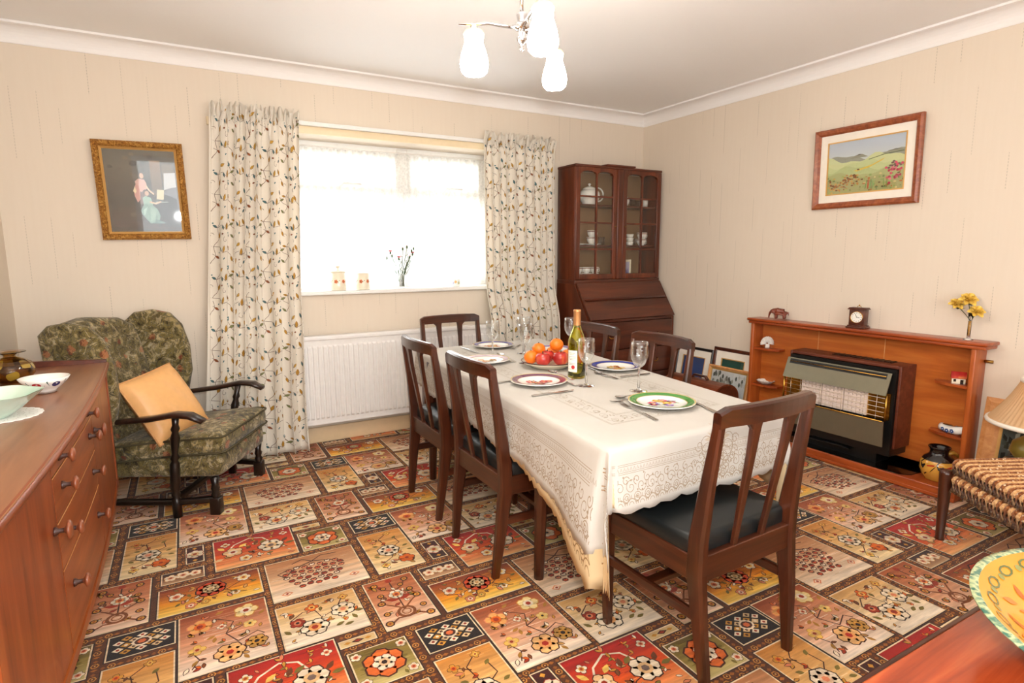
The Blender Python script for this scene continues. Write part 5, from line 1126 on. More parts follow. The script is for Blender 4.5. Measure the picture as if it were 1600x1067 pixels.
m = MB(); m.lathe([(0, 0), (.024, 0), (.034, .024), (.030, .05), (.026, .062), (.023, .062), (.026, .05), (.029, .024), (0, .006)], 22); obj('jug_body', m, 'ceramic', t); m = MB(); handle(m, (-.02, 0, .055), .026, 1, 1.2, 10, .003, 90, 270); obj('handle', m, 'ceramic', t)
t = thing('sugar_bowl', 'white lidded bowl on the top shelf behind the right door', 'bowl', (-.335, YS, S1)); m = MB(); m.lathe([(0, 0), (.022, 0), (.036, .02), (.042, .045), (.040, .06), (0, .062)], 24); obj('bowl_body', m, 'ceramic', t); m = MB(); m.lathe([(.04, .06), (.03, .072), (.006, .078), (.009, .088), (0, .092)], 24); obj('lid', m, 'ceramic', t)
def tumbler(label, x, z, r, h, mt='thin_glass'): m = MB(); m.lathe([(0, 0), (r * .85, 0), (r, h), (r * .92, h), (r * .78, .006), (0, .006)], 20); tag(obj('tumbler', m, mt, None, (x, YS, z)), label, 'glass', 'tumblers in the cupboard')
tumbler('small clear tumbler in the middle of the top right shelf', -.25, S1, .026, .062); tumbler('second clear tumbler beside the white pot on the top shelf', -.195, S1, .020, .05); tumbler('small white patterned beaker on the top right shelf', -.118, S1, .026, .058, 'ceramic')
saucer('stack saucer under the two cups on the middle left shelf', -.655, YS, S2, .075); saucer('white saucer lying on the middle shelf behind the left door edge', -.78, YS - .02, S2, .05)
cup('lower of two stacked cups on the middle left shelf', -.66, YS, S2 + .012); cup('upper of two stacked cups on the middle left shelf', -.655, YS, S2 + .012 + .050)
m = MB(); m.lathe([(0, 0), (.05, 0), (.062, .006), (.062, .009), (.05, .004), (0, .004)], 28); m.v = [(x, -z + .0, y + .062) for x, y, z in m.v]; pl_ = obj('side_plate', m, 'ceramic', None, (-.815, -.13, S2)); tag(pl_, 'white plate standing on edge at the left of the middle shelf', 'plate')
tumbler('clear tumbler right of the stacked cups on the middle left shelf', -.562, S2, .030, .066)
for k, (x, n) in enumerate(((-.350, 4), (-.268, 3))):
    for q in range(n):
        m = MB(); r_, h_ = .036 - .003 * k, .030; m.lathe([(0, 0), (r_ * .7, 0), (r_, h_), (r_ * .93, h_), (r_ * .66, .004), (0, .004)], 24)
        tag(obj('ramekin', m, 'ceramic', None, (x, YS, S2 + q * .0305)), '%s white ramekin of the %s stack behind the right door' % (('bottom', 'second', 'third' if n == 4 else 'top', 'top')[q], ('taller', 'shorter')[k]), 'ramekin', ('taller', 'shorter')[k] + ' ramekin stack')
tumbler('clear tumbler standing before the ramekin stacks', -.232, S2, .024, .056)
cup('lower of two stacked white cups on the middle right shelf', -.145, YS, S2, .044, .054); cup('upper of two stacked white cups on the middle right shelf', -.140, YS, S2 + .050, .044, .054)
for k, x in enumerate((-.795, -.715, -.635)):
    cup(('leftmost', 'middle', 'rightmost')[k] + ' lower cup on the bottom left shelf', x, YS - .01, S0, .038, .048); cup(('leftmost', 'middle', 'rightmost')[k] + ' upper cup on the bottom left shelf', x + .003, YS - .01, S0 + .046, .038, .048)
t = thing('small_photo_frame', 'small white framed lilac picture on the bottom right shelf', 'photo frame', (-.31, -.16, S0)); 
m = MB(); m.box(-.065, -.048, -.008, 0, 0, .15, .002); m.box(.048, .065, -.008, 0, 0, .15, .002); m.box(-.048, .048, -.008, 0, 0, .017); m.box(-.048, .048, -.008, 0, .133, .15); obj('frame', m, 'cream_ceramic', t)
P = Print(); P.poly([(-.048, .017), (.048, .017), (.048, .133), (-.048, .133)], ((150, 140, 180), (150, 140, 180), (190, 186, 210), (190, 186, 210)), 0); P.poly([(-.04, .03), (.03, .03), (.0, .10), (-.025, .08)], (110, 104, 150), 1); P.poly([(.0, .03), (.046, .03), (.03, .08)], (128, 122, 166), 1)
obj('picture', P.emit(lambda u, v, l: (u, -.004 - l * .0003, v)), 'print', t); m = MB(); m.box(-.05, .05, -.003, -.0005, .012, .14); obj('backing', m, 'frame_dark', t)
# ------------------------------------------------------------------ wooden fire surround
FY0, FY1, FT, HZ = -2.578, -1.268, .803, .060        # near end, far end, mantel top, hearth top
fs = thing('fire_surround', 'orange wooden fire surround with mantel and little corner shelves', 'fireplace', (0, (FY0 + FY1) / 2, 0)); fo = (FY0 + FY1) / 2
def F(m, x0, x1, y0, y1, z0, z1, b=0): return m.box(x0, x1, y0 - fo, y1 - fo, z0, z1, b)
m = MB(); F(m, -.136, -.002, FY0 - .048, FY1 + .022, FT - .018, FT, .006); F(m, -.128, -.002, FY0 - .040, FY1 + .014, FT - .036, FT - .018, .005); obj('mantel_shelf', m, 'surround_trim', fs)
for a, b in ((FY0, FY0 + .024), (FY1 - .024, FY1)): m = MB(); F(m, -.118, -.002, a, b, HZ, FT - .036, .005); obj('upright', m, 'surround_z', fs)
jy = [FY0 + .024, -2.10, -1.70, FY1 - .024]
for a, b in zip(jy, jy[1:]): m = MB(); F(m, -.022, -.010, a + .0008, b - .0008, HZ, FT - .036); obj('back_panel', m, 'surround_y', fs)
for y in jy[1:3]: m = MB(); F(m, -.0235, -.016, y - .002, y + .002, HZ, FT - .036); obj('joint_strip', m, 'pine', fs)
m = MB(); F(m, -.228, -.002, FY0 - .022, FY1 + .010, .003, HZ, .007); obj('hearth', m, 'surround_trim', fs)
m = MB(); F(m, -.233, -.228, FY0 - .022, FY1 + .010, .006, .024, .002); obj('hearth_bead', m, 'surround_trim', fs)
hp = [(-.222, -1.62), (-.222, -2.26), (-.212, -2.33), (-.17, -2.37), (-.026, -2.38), (-.026, -1.56), (-.20, -1.56)]
m = MB(); m.prism([(a, b - fo) for a, b in hp], lambda a, b: (a, b, HZ), lambda a, b: (a, b, HZ + .004)); obj('hearth_plate', m, 'gloss_black', fs)
def cshelf(ya, yb, z):
    q = [(-.022, ya - fo), (-.108, ya - fo), (-.108, ya - fo + (yb - ya) * .15), (-.098, ya - fo + (yb - ya) * .60), (-.070, ya - fo + (yb - ya) * .94), (-.022, yb - fo)]
    m = MB(); m.prism(q, lambda a, b: (a, b, z - .014), lambda a, b: (a, b, z)); obj('corner_shelf', m, 'surround_trim', fs)
cshelf(FY1 - .024, -1.470, .602); cshelf(FY1 - .024, -1.474, .352); cshelf(FY0 + .024, -2.378, .574); cshelf(FY0 + .024, -2.374, .308)
m = MB(); m.tube([(-.02, FY0 + .003 - fo, .70), (-.02, FY0 - .035 - fo, .70)], .008, 8); obj('wall_fixing', m, 'dull_brass', fs)

# ------------------------------------------------------------------ gas fire
gf = thing('gas_fire', 'metal fronted gas fire with white radiants in a wood-grain case', 'gas fire', (-.022, -1.950, HZ + .004)); GY0, GY1 = -.325, .335   # local y: near .. far
GS = .040
def G(m, x0, x1, y0, y1, z0, z1, b=0): return m.box(x0, x1, y0, y1, z0 + GS, z1 + GS, b)
m = MB(); G(m, -.150, 0, GY0, GY0 + .014, .07, .530, .003); G(m, -.150, 0, GY1 - .014, GY1, .07, .530, .003); G(m, -.150, 0, GY0 + .014, GY1 - .014, .512, .530, .003); obj('wood_case', m, 'fire_case', gf)
m = MB(); G(m, -.165, 0, GY0 + .016, GY1 - .016, -.004 + .03, .510); G(m, -.13, 0, GY0 + .10, GY1 - .10, -.04, .03); obj('black_body', m, 'black_plastic', gf)
m = MB(); G(m, -.09, -.03, -.24, .10, .530, .534); obj('top_vent', m, 'black_plastic', gf)
for k in range(11): m = MB(); y = -.235 + k * .032; G(m, -.088, -.032, y, y + .004, .534, .537); obj('vent_slat', m, 'black_plastic', gf)
y0, y1 = GY0 + .032, GY1 - .008
def panel(name, pts, mat, ya, yb, th=.006):                       # (x, z) outline points joined into a bent sheet
    m = MB()
    for (xa, za), (xb, zb) in zip(pts, pts[1:]): m.loft([[Vector((xa, y, za + GS)), Vector((xb, y, zb + GS)), Vector((xb + th, y, zb + GS)), Vector((xa + th, y, za + GS))] for y in (ya, yb)], True, smooth=False)
    return obj(name, m, mat, gf)
up = panel('upper_fascia', [(-.178, .490), (-.222, .372)], 'fire_metal', y0, y1)
m = MB(); 
for k, zz_ in enumerate((.476, .462)): pass
q0, q1 = Vector((-.1805, 0, .484 + GS)), Vector((-.1905, 0, .456 + GS))
m.loft([[Vector((q0.x - .0005, y, q0.z)), Vector((q1.x - .0005, y, q1.z)), Vector((q1.x + .004, y, q1.z)), Vector((q0.x + .004, y, q0.z))] for y in (y0 + .02, y1 - .02)], True, smooth=False); obj('air_slot', m, 'black_plastic', gf)
m = MB(); m.tube([(-.187, y0 + .022, .470 + GS), (-.187, y1 - .022, .470 + GS)], .0028, 6); obj('slot_bar', m, 'brass', gf)
panel('lower_fascia', [(-.222, .228), (-.214, .085)], 'fire_metal', y0, y1)
m = MB(); m.tube([(-.226, y0 + .004, .230 + GS), (-.226, y1 - .004, .230 + GS)], .004, 6); obj('lower_trim', m, 'brass', gf)
m = MB(); m.tube([(-.205, y0 + .002, .372 + GS), (-.208, y0 + .002, .230 + GS)], .006, 6); m.tube([(-.205, y1 - .002, .372 + GS), (-.208, y1 - .002, .230 + GS)], .006, 6); obj('side_trim', m, 'brass', gf)
m = MB(); G(m, -.172, -.166, y0, y1, .228, .376); obj('reflector', m, 'brass', gf)
rw = .128
for k in range(3):
    a = -.195 + k * (rw + .006) + .02
    m = MB()
    G(m, -.182, -.172, a, a + rw, .232, .368); b_ = obj('radiant', m, 'radiant_white', gf)
    m = MB()
    for r_ in range(8):
        for c_ in range(5): yy, zz_ = a + .008 + c_ * .0234, .236 + r_ * .0163; G(m, -.190, -.182, yy, yy + .018, zz_, zz_ + .009)
    obj('radiant_ribs', m, 'radiant_white', b_)
for k in range(5): m = MB(); z = .250 + GS + k * .026; m.tube([(-.206, y0 + .01, z), (-.206, y1 - .01, z)], .0016, 5); obj('guard_wire', m, 'grille_wire', gf)
for y in (-.17, -.045, .085, .215, -.24, .28): m = MB(); m.tube([(-.205, y, .232 + GS), (-.203, y, .370 + GS)], .0014, 5); obj('guard_upright', m, 'grille_wire', gf)
m = MB(); G(m, -.19, -.13, -.10, .16, .010, .016); G(m, -.197, -.190, -.07, .05, .016, .024, .002); obj('control_plate', m, 'black_plastic', gf)

# ------------------------------------------------------------------ ornaments on the mantel and shelves
MZ = FT + .0005
# carved elephant: one continuous body grown from a skinned skeleton
def skin_obj(name, verts, edges, radii, mat, parent, sub=2):
    me = bpy.data.meshes.new(name); me.from_pydata(verts, edges, []); o = link(name, me, parent); me.materials.append(MAT[mat])
    md = o.modifiers.new('skin', 'SKIN'); md.use_smooth_shade = True; sl = me.skin_vertices[0].data
    for v, r in zip(sl, radii): v.radius = (r, r) if not isinstance(r, tuple) else r
    sl[0].use_root = True; s = o.modifiers.new('sub', 'SUBSURF'); s.levels = sub; s.render_levels = sub; return o
t = thing('wooden_elephant', 'little carved wooden elephant on the far end of the mantel', 'ornament', (-.066, -1.449, MZ), rad(25)); t.scale = (1.2, 1.2, 1.2)
V = [(0, 0, .043), (0, .020, .045), (0, -.022, .043), (0, .040, .050), (0, .053, .038), (0, .057, .020), (0, .058, .006)]; E_ = [(0, 1), (0, 2), (1, 3), (3, 4), (4, 5), (5, 6)]; Rr = [.019, .018, .016, .013, .007, .0045, .0035]
for sx in (-1, 1):
    for sy, root in ((.020, 1), (-.022, 2)): n = len(V); V += [(sx * .009, sy, .026), (sx * .010, sy, .004)]; E_ += [(root, n), (n, n + 1)]; Rr += [.0085, .0075]
n = len(V); V += [(0, -.040, .040), (0, -.043, .024)]; E_ += [(2, n), (n, n + 1)]; Rr += [.003, .0018]
skin_obj('body', V, E_, Rr, 'elephant_wood', t)
for sx in (-1, 1): m = MB(); m.lathe([(0, -.002), (.010, -.0015), (.011, 0), (.010, .0015), (0, .002)], 12, (0, 0, 0), Matrix.Translation((sx * .013, .034, .047)) @ Matrix.Rotation(sx * rad(70), 4, 'Y') @ Matrix.Scale(1.25, 4, (1, 0, 0))); obj('ear', m, 'elephant_wood', t)
# mantel clock
t = thing('mantel_clock', 'small wooden carriage clock with a white dial on the mantel', 'clock', (-.066, -1.962, MZ), rad(-80))     # local: faces -y? -> front is -y
m = MB(); m.box(-.054, .054, -.036, .036, 0, .010, .003); m.box(-.048, .048, -.031, .031, .010, .017, .002); obj('base', m, 'frame_dark', t)
m = MB(); m.box(-.042, .042, -.027, .027, .017, .108, .002); obj('case', m, 'frame_dark', t)
m = MB(); m.box(-.050, .050, -.034, .034, .108, .114, .002); m.box(-.046, .046, -.030, .030, .114, .120, .002); obj('cornice', m, 'frame_dark', t)
m = MB(); m.tube([(-.010, 0, .120), (-.010, 0, .126), (0, 0, .130), (.010, 0, .126), (.010, 0, .120)], .0018, 6); m.lathe([(0, .128), (.004, .130), (.004, .135), (0, .138)], 8); obj('carry_handle', m, 'brass', t)
m = MB(); m.lathe([(.034, 0), (.034, .004), (.031, .005), (.031, 0)], 28, (0, 0, 0), Matrix.Translation((0, -.027, .065)) @ Matrix.Rotation(pi / 2, 4, 'X')); dz = obj('bezel', m, 'brass', t)
P = Print(); P.disc(0, 0, .031, (244, 242, 236), 0, 24); 
for k in range(12): a = k * pi / 6; P.line([(.022 * cos(a), .022 * sin(a)), (.027 * cos(a), .027 * sin(a))], .003, (40, 36, 34), 1)
P.line([(0, 0), (-.008, .018)], .0026, (20, 20, 20), 2); P.line([(0, 0), (.016, -.003)], .0030, (20, 20, 20), 2); P.disc(0, 0, .0025, (20, 20, 20), 3, 8)
obj('dial', P.emit(lambda u, v, l: (u, -.0285 - l * .0003, .065 + v)), 'print_gloss', t)
BVX, BVY = -.066, -2.516
# bud vase with yellow silk roses
t = thing('bud_vase', 'slim clear bud vase on the near end of the mantel', 'vase', (BVX, BVY, MZ))
m = MB(); m.lathe([(0, 0), (.022, 0), (.022, .003), (.009, .008), (.0075, .016), (.0085, .10), (.0115, .135), (.0100, .135), (.0072, .10), (.0060, .020), (0, .016)], 18); obj('glass', m, 'clear_glass', t)
m = MB(); m.lathe([(0, .021), (.0058, .021), (.0068, .095), (0, .095)], 12); obj('tinted_water', m, 'gold_ceramic', t)
def rose(label, dx, dy, h, r, tilt):
    t = thing('silk_rose', label, 'flower', (BVX, BVY, MZ), 0, 'yellow roses in the bud vase'); b = Vector((dx, dy, h))
    m = MB(); m.tube([(dx * .01, dy * .02, .096), (dx * .3, dy * .3, h * .72), b], .0016, 5); obj('stem', m, 'green_leaf', t)
    m = MB()
    hd = Vector((-.55, -.45, .70)).normalized(); hx = hd.cross(Vector((0, 0, 1))).normalized(); hy = hx.cross(hd)      # the bloom faces out into the room
    for wh, (cnt, tau, ln, wd) in enumerate(((6, 78, 1.15, 1.15), (5, 52, 1.0, 1.0), (4, 26, .85, .8), (3, 8, .7, .55))):
        for k in range(cnt):
            an = 2 * pi * (k + .5 * (wh % 2)) / cnt + wh * .3; ta = rad(tau + 8 * sin(k * 2.3 + wh))
            def pet(u, v):
                s_ = u * 2 - 1; w_ = s_ * wd * r * .5 * sin(pi * min(.80, .12 + .74 * v)); out_ = ln * r * sin(ta) * v + .10 * r * v ** 3 - .30 * r * s_ * s_ * v * (tau / 90 + .2); up_ = ln * r * cos(ta) * v + .18 * r * s_ * s_ * v - .10 * r * v ** 4 * (tau / 60)
                lx, ly = out_ * cos(an) - w_ * sin(an), out_ * sin(an) + w_ * cos(an); return b + hx * lx + hy * ly + hd * (up_ + r * .1)
            m.surf(pet, 6, 5)
    obj('petals', m, 'yellow_petal', t)
    m = MB()
    for k in range(3):
        an = k * 2.1 + dx * 60; d = Vector((cos(an), sin(an), -.2)); w = Vector((-sin(an), cos(an), 0)); p = b * .86 + Vector((0, 0, .012)); m.add([p, p + d * .018 + w * .010, p + d * .036, p + d * .018 - w * .010, p + d * .018 + Vector((0, 0, .003))], [(0, 1, 4), (1, 2, 4), (2, 3, 4), (3, 0, 4)], None, True)
    obj('leaves', m, 'green_leaf', t)
rose('yellow silk rose at the left of the bud vase spray', -.012, .062, .172, .031, 0); rose('topmost yellow silk rose in the bud vase', -.004, .016, .196, .036, 0); rose('yellow silk rose drooping at the right of the bud vase', -.012, -.026, .140, .032, 0)
# shell, dish, cottage, clog, jug
t = thing('scallop_shell', 'white scallop shell standing on the upper far shelf', 'shell', (-.062, -1.362, .6025), rad(-35)); t.scale = (1.0, 1.0, 1.25)
def shell(u, v, sd):
    a = rad(-10) + rad(200) * u; r = .042 * (.12 + .88 * v); k = 1 + .04 * cos(u * 13 * 2 * pi) * v; return (r * k * cos(a) * 1.05, sd * .012 * sin(pi * min(1, v * 1.0)) ** .7 * (1 + .12 * cos(u * 13 * 2 * pi)), .014 + r * k * sin(a) * .92 + .010)
m = MB(); m.surf(lambda u, v: shell(u, v, -1), 78, 8); m.surf(lambda u, v: shell(u, v, .5), 78, 8); obj('shell_valve', m, 'lilac_ceramic', t)
m = MB(); m.box(-.014, .014, -.010, .010, 0, .022, .004); obj('hinge', m, 'lilac_ceramic', t)
t = thing('china_dish', 'small fluted white china dish on the lower far shelf', 'dish', (-.060, -1.366, .3525)); t.scale = (1.15, 1.15, 1.15)
def dish(u, v, o=0): a = 2 * pi * u; r = .016 + .034 * v - o; k = 1 + .05 * v * cos(a * 12); return (r * k * cos(a), r * k * sin(a), .020 * v ** 1.6 + o)
m = MB(); m.surf(lambda u, v: dish(u, v), 72, 6, closeu=True); m.surf(lambda u, v: dish(u, v, .002), 72, 6, closeu=True); m.lathe([(0, 0), (.016, 0)], 36); m.lathe([(0, .002), (.014, .002)], 36); obj('dish_body', m, 'ceramic', t)
P = Print()
for k in range(6): P.disc(.030 * cos(k), .030 * sin(k), .004, (120, 70, 70), 0, 6)
obj('painted_spots', P.emit(lambda u, v, l: (u, v, .0105)), 'print_gloss', t)
t = thing('cottage_ornament', 'tiny white cottage ornament with a red roof on the upper near shelf', 'ornament', (-.062, -2.492, .5745), rad(-62)); t.scale = (1.1, 1.1, 1.12)
m = MB(); m.box(-.026, .026, -.018, .018, 0, .030, .002); m.prism([(-.018, .030), (.018, .030), (0, .050)], lambda a, b: (-.025, a, b), lambda a, b: (.025, a, b)); obj('walls', m, 'cream_ceramic', t)
m = MB()
for s in (-1, 1): m.loft([[Vector((x, s * .022, .027)), Vector((x, 0, .054)), Vector((x, 0, .050)), Vector((x, s * .020, .024))] for x in (-.029, .029)], True, smooth=False)
obj('roof', m, 'apple_skin', t)
m = MB(); m.box(-.020, -.010, -.019, -.017, .010, .022); m.box(.006, .018, -.019, -.017, 0, .020); obj('window_and_door', m, 'black_glaze', t)
t = thing('delft_clog', 'blue and white china clog on the lower near shelf', 'ornament', (-.064, -2.490, .3085), rad(158)); t.scale = (1.25, 1.3, 1.2)
rings = []
for i in range(11):
    q = i / 10; y = -.050 + .105 * q; w = .017 + .008 * sin(pi * min(1, q * 1.1)) - (.012 * max(0, q - .75) / .25); h = (.034 - .006 * q if q < .55 else .034 + .012 * (q - .55) / .45 - .02 * max(0, q - .85)); zb = .0 + (.014 * max(0, q - .7) / .3) ** 1
    rings.append([Vector((w * cos(a), y, zb + (h - zb) * (.5 + .5 * sin(a)))) for a in [2 * pi * k / 14 for k in range(14)]])
m = MB(); m.loft(rings); obj('clog_body', m, 'ceramic', t)
m = MB(); m.lathe([(0, .0005), (.013, .0005), (.014, 0)], 14, (0, -.022, .0335), None, None, True, 1, 1.4); obj('opening', m, 'black_glaze', t)
P = Print()
for u, v, r_ in ((-.004, .012, .010), (.006, .024, .008), (.0, .036, .007)): P.flower(u, v, r_, 5, ((60, 84, 140), (90, 110, 160), (240, 240, 240)), 0)
obj('blue_painting', P.emit(lambda u, v, l: (u + (.018 if False else 0), v, .0345 + .010 * max(0, v) / .05 + l * .0003)), 'print_gloss', t)
P2 = Print()
for u, v, r_ in ((-.02, .016, .009), (.0, .014, .010), (.022, .018, .010)): P2.flower(u, v, r_, 5, ((60, 84, 140), (90, 110, 160), (240, 240, 240)), 0)
obj('blue_flowers', P2.emit(lambda u, v, l: (.0255 - .0006 * abs(u) * 30 + l * .0003, u, v)), 'print_gloss', t)
t = thing('toby_jug', 'yellow and black glazed jug with a handle on the hearth', 'jug', (-.108, -2.462, HZ + .0005), rad(-30)); t.scale = (1.2, 1.2, 1.2)
m = MB(); m.lathe([(0, 0), (.044, 0), (.046, .006), (.058, .022), (.068, .050), (.066, .078), (.052, .100), (.040, .110), (.034, .116)], 32); obj('jug_body', m, 'gold_ceramic', t)
m = MB(); m.lathe([(.060, .090), (.053, .101), (.041, .111), (.0348, .117), (.034, .128), (.040, .142), (.043, .146), (.040, .148), (.033, .140), (.028, .120), (0, .118)], 32); obj('dark_neck', m, 'black_glaze', t)
m = MB(); m.tube([(.036, 0, .112), (.062, 0, .118), (.086, 0, .104), (.090, 0, .082), (.078, 0, .060), (.062, 0, .048)], [.008, .008, .0085, .0085, .008, .007], 10); obj('handle', m, 'gold_ceramic', t)
P = Print(); jp = [(.046, .006), (.058, .022), (.068, .050), (.066, .078), (.052, .100)]
def jb(u, v, l):
    for (r0, z0), (r1, z1) in zip(jp, jp[1:]):
        if z0 <= v <= z1: r_ = r0 + (r1 - r0) * (v - z0) / (z1 - z0); break
    else: r_ = .05
    return ((r_ + .0012 + l * .0003) * cos(u), (r_ + .0012 + l * .0003) * sin(u), v)
for k in range(6):
    u = k * 1.05; P.poly([(u, .098), (u + .22, .072), (u + .1, .052), (u - .1, .060), (u - .2, .080)], (20, 18, 20), 0); P.leaf(u + .5, .040, .34, .006, .1, (40, 30, 20), 0); P.poly([(u + .35, .066), (u + .75, .072), (u + .75, .078), (u + .35, .072)], (190, 50, 40), 1)
    P.poly([(u + .1, .030), (u + .3, .040), (u + .32, .036), (u + .12, .026)], (60, 40, 20), 0)
obj('painted_pattern', P.emit(jb), 'print_gloss', t)

# ------------------------------------------------------------------ framed pictures
def frame_mesh(w, h, fw, d, prof=None, n=1):
    """mitred frame in local (x, z), front towards -y, back plane at y = 0; returns MB"""
    m = MB(); prof = prof or [(0, 0), (0, -d * .7), (fw * .3, -d), (fw * .75, -d * .8), (fw, -d * .45), (fw, 0)]
    c = [(-w / 2, 0), (w / 2, 0), (w / 2, h), (-w / 2, h)]; inn = [(1, 1), (-1, 1), (-1, -1), (1, -1)]
    for k in range(4):
        a, b = k, (k + 1) % 4; m.loft([[Vector((c[i][0] + inn[i][0] * q, y, c[i][1] + inn[i][1] * q)) for q, y in prof] for i in (a, b)], True, smooth=False)
    return m
def picture(name, label, w, h, fw, d, fmat, mount, art, M_, inner='gilt_plain', mountw=None, glass=True):
    t = thing(name, label, 'picture'); t.matrix_world = M_
    obj('frame', frame_mesh(w, h, fw, d), fmat, t)
    m = MB(); m.box(-w / 2 + fw * .6, w / 2 - fw * .6, -.004, -.001, fw * .6, h - fw * .6); obj('backing', m, 'frame_dark', t)
    a0, a1, b0, b1 = -w / 2 + fw, w / 2 - fw, fw, h - fw
    if mount:
        m = frame_mesh(w - 2 * fw + .002, h - 2 * fw + .002, mount, .009, [(0, -.005), (0, -.008), (mount, -.008), (mount, -.005)]); m.v = [(x, y, z + fw - .001) for x, y, z in m.v]; obj('mount', m, 'mount_board', t)
        ww, hh = w - 2 * fw - 2 * mount, h - 2 * fw - 2 * mount
        m = frame_mesh(ww + .010, hh + .010, .007, .012, [(0, -.006), (0, -.010), (.007, -.009), (.007, -.006)]); m.v = [(x, y, z + fw + mount - .005) for x, y, z in m.v]; obj('inner_slip', m, inner, t)
        a0, a1, b0, b1 = -ww / 2, ww / 2, fw + mount, h - fw - mount
    else:
        m = frame_mesh(w - 2 * fw + .004, h - 2 * fw + .004, .012, .008, [(0, -.004), (0, -d * .6), (.012, -.006), (.012, -.004)]); m.v = [(x, y, z + fw - .002) for x, y, z in m.v]; obj('inner_slip', m, inner, t)
        a0, a1, b0, b1 = a0 + .010, a1 - .010, b0 + .010, b1 - .010
    P = Print(); art(P); o = obj('painting', P.emit(lambda u, v, l: (a0 + (a1 - a0) * u, -.0048 - l * .00012, b0 + (b1 - b0) * v)), 'print_satin', t)
    if glass: m = MB(); m.box(a0 - .003, a1 + .003, -.0078, -.0068, b0 - .003, b1 + .003); obj('picture_glass', m, 'pane', t)
    return t
def vgrad(P, x0, x1, y0, y1, stops, lay=0, n=8):
    for k in range(len(stops) - 1):
        a, b = y0 + (y1 - y0) * k / (len(stops) - 1), y0 + (y1 - y0) * (k + 1) / (len(stops) - 1); P.poly([(x0, a), (x1, a), (x1, b), (x0, b)], (stops[k], stops[k], stops[k + 1], stops[k + 1]), lay)
def art_interior(P):
    R = random.Random(12)
    vgrad(P, 0, 1, 0, 1, [(44, 30, 24), (58, 40, 30), (50, 42, 34), (66, 56, 44), (84, 76, 62), (70, 66, 56)])
    for k in range(60):
        x, y = R.random(), R.random(); w = R.uniform(.03, .12); g = R.choice(((60, 50, 40), (76, 66, 54), (50, 40, 34), (92, 78, 60))); P.disc(x * .9 + .05, y * .9 + .05, w * .5, tuple(int(c * (.75 + .3 * y)) for c in g), 1, 9, w * .32)
    vgrad(P, .63, .78, .45, .88, [(92, 74, 52), (120, 96, 66), (140, 106, 76)], 3); vgrad(P, .80, .97, .58, .84, [(100, 84, 64), (120, 104, 80)], 3)
    P.poly([(.80, .52), (.985, .56), (.985, .74), (.82, .73)], (206, 212, 220), 4); P.poly([(.78, .48), (.985, .40), (.985, .56), (.86, .54)], (118, 120, 132), 5); P.poly([(.88, .24), (.985, .20), (.985, .44), (.92, .46)], (150, 156, 168), 4)
    P.poly([(.66, .12), (.98, .04), (.98, .40), (.86, .46), (.72, .40)], (34, 28, 32), 5); P.poly([(.05, .06), (.98, .02), (.98, .12), (.05, .14)], (60, 40, 34), 3)
    # standing lady in pink
    P.disc(.500, .690, .030, (216, 176, 150), 8, 10, .036); P.disc(.488, .712, .036, (60, 42, 34), 7, 10, .030); P.poly([(.40, .62), (.45, .655), (.53, .645), (.56, .60), (.555, .53), (.48, .49), (.42, .52)], (214, 168, 158), 7)
    P.poly([(.37, .52), (.42, .61), (.46, .52), (.45, .40), (.41, .36), (.375, .44)], (206, 150, 140), 8); P.poly([(.36, .50), (.39, .56), (.41, .50), (.39, .47)], (234, 214, 180), 9); P.line([(.545, .57), (.59, .51), (.65, .465)], .022, (222, 190, 164), 9); P.poly([(.42, .52), (.55, .54), (.53, .36), (.44, .34)], (110, 78, 70), 6)
    # seated girl in green
    P.disc(.548, .475, .032, (206, 166, 138), 12, 10, .032); P.disc(.528, .490, .036, (84, 50, 34), 11, 10, .034); P.poly([(.48, .42), (.53, .445), (.60, .42), (.62, .34), (.56, .30), (.49, .33)], (150, 186, 172), 10)
    P.poly([(.44, .26), (.50, .35), (.60, .34), (.68, .28), (.71, .20), (.68, .12), (.56, .10), (.50, .16), (.45, .22)], (122, 160, 150), 11); P.poly([(.47, .27), (.54, .31), (.50, .22), (.48, .20)], (164, 196, 184), 12); P.poly([(.58, .31), (.66, .26), (.62, .14), (.56, .13)], (150, 184, 172), 12); P.poly([(.64, .16), (.78, .11), (.74, .10), (.60, .10)], (96, 130, 128), 12)
    P.line([(.58, .37), (.66, .35), (.74, .375)], .020, (222, 190, 160), 13); P.poly([(.68, .405), (.78, .40), (.80, .52), (.70, .525)], (226, 214, 180), 10); P.line([(.66, .37), (.84, .372)], .012, (150, 160, 150), 12)
    for k in range(26): x, y = .66 + R.random() * .3, .06 + R.random() * .3; P.disc(x, y, .02, R.choice(((44, 38, 44), (60, 52, 60), (30, 26, 30))), 6, 7, .03)
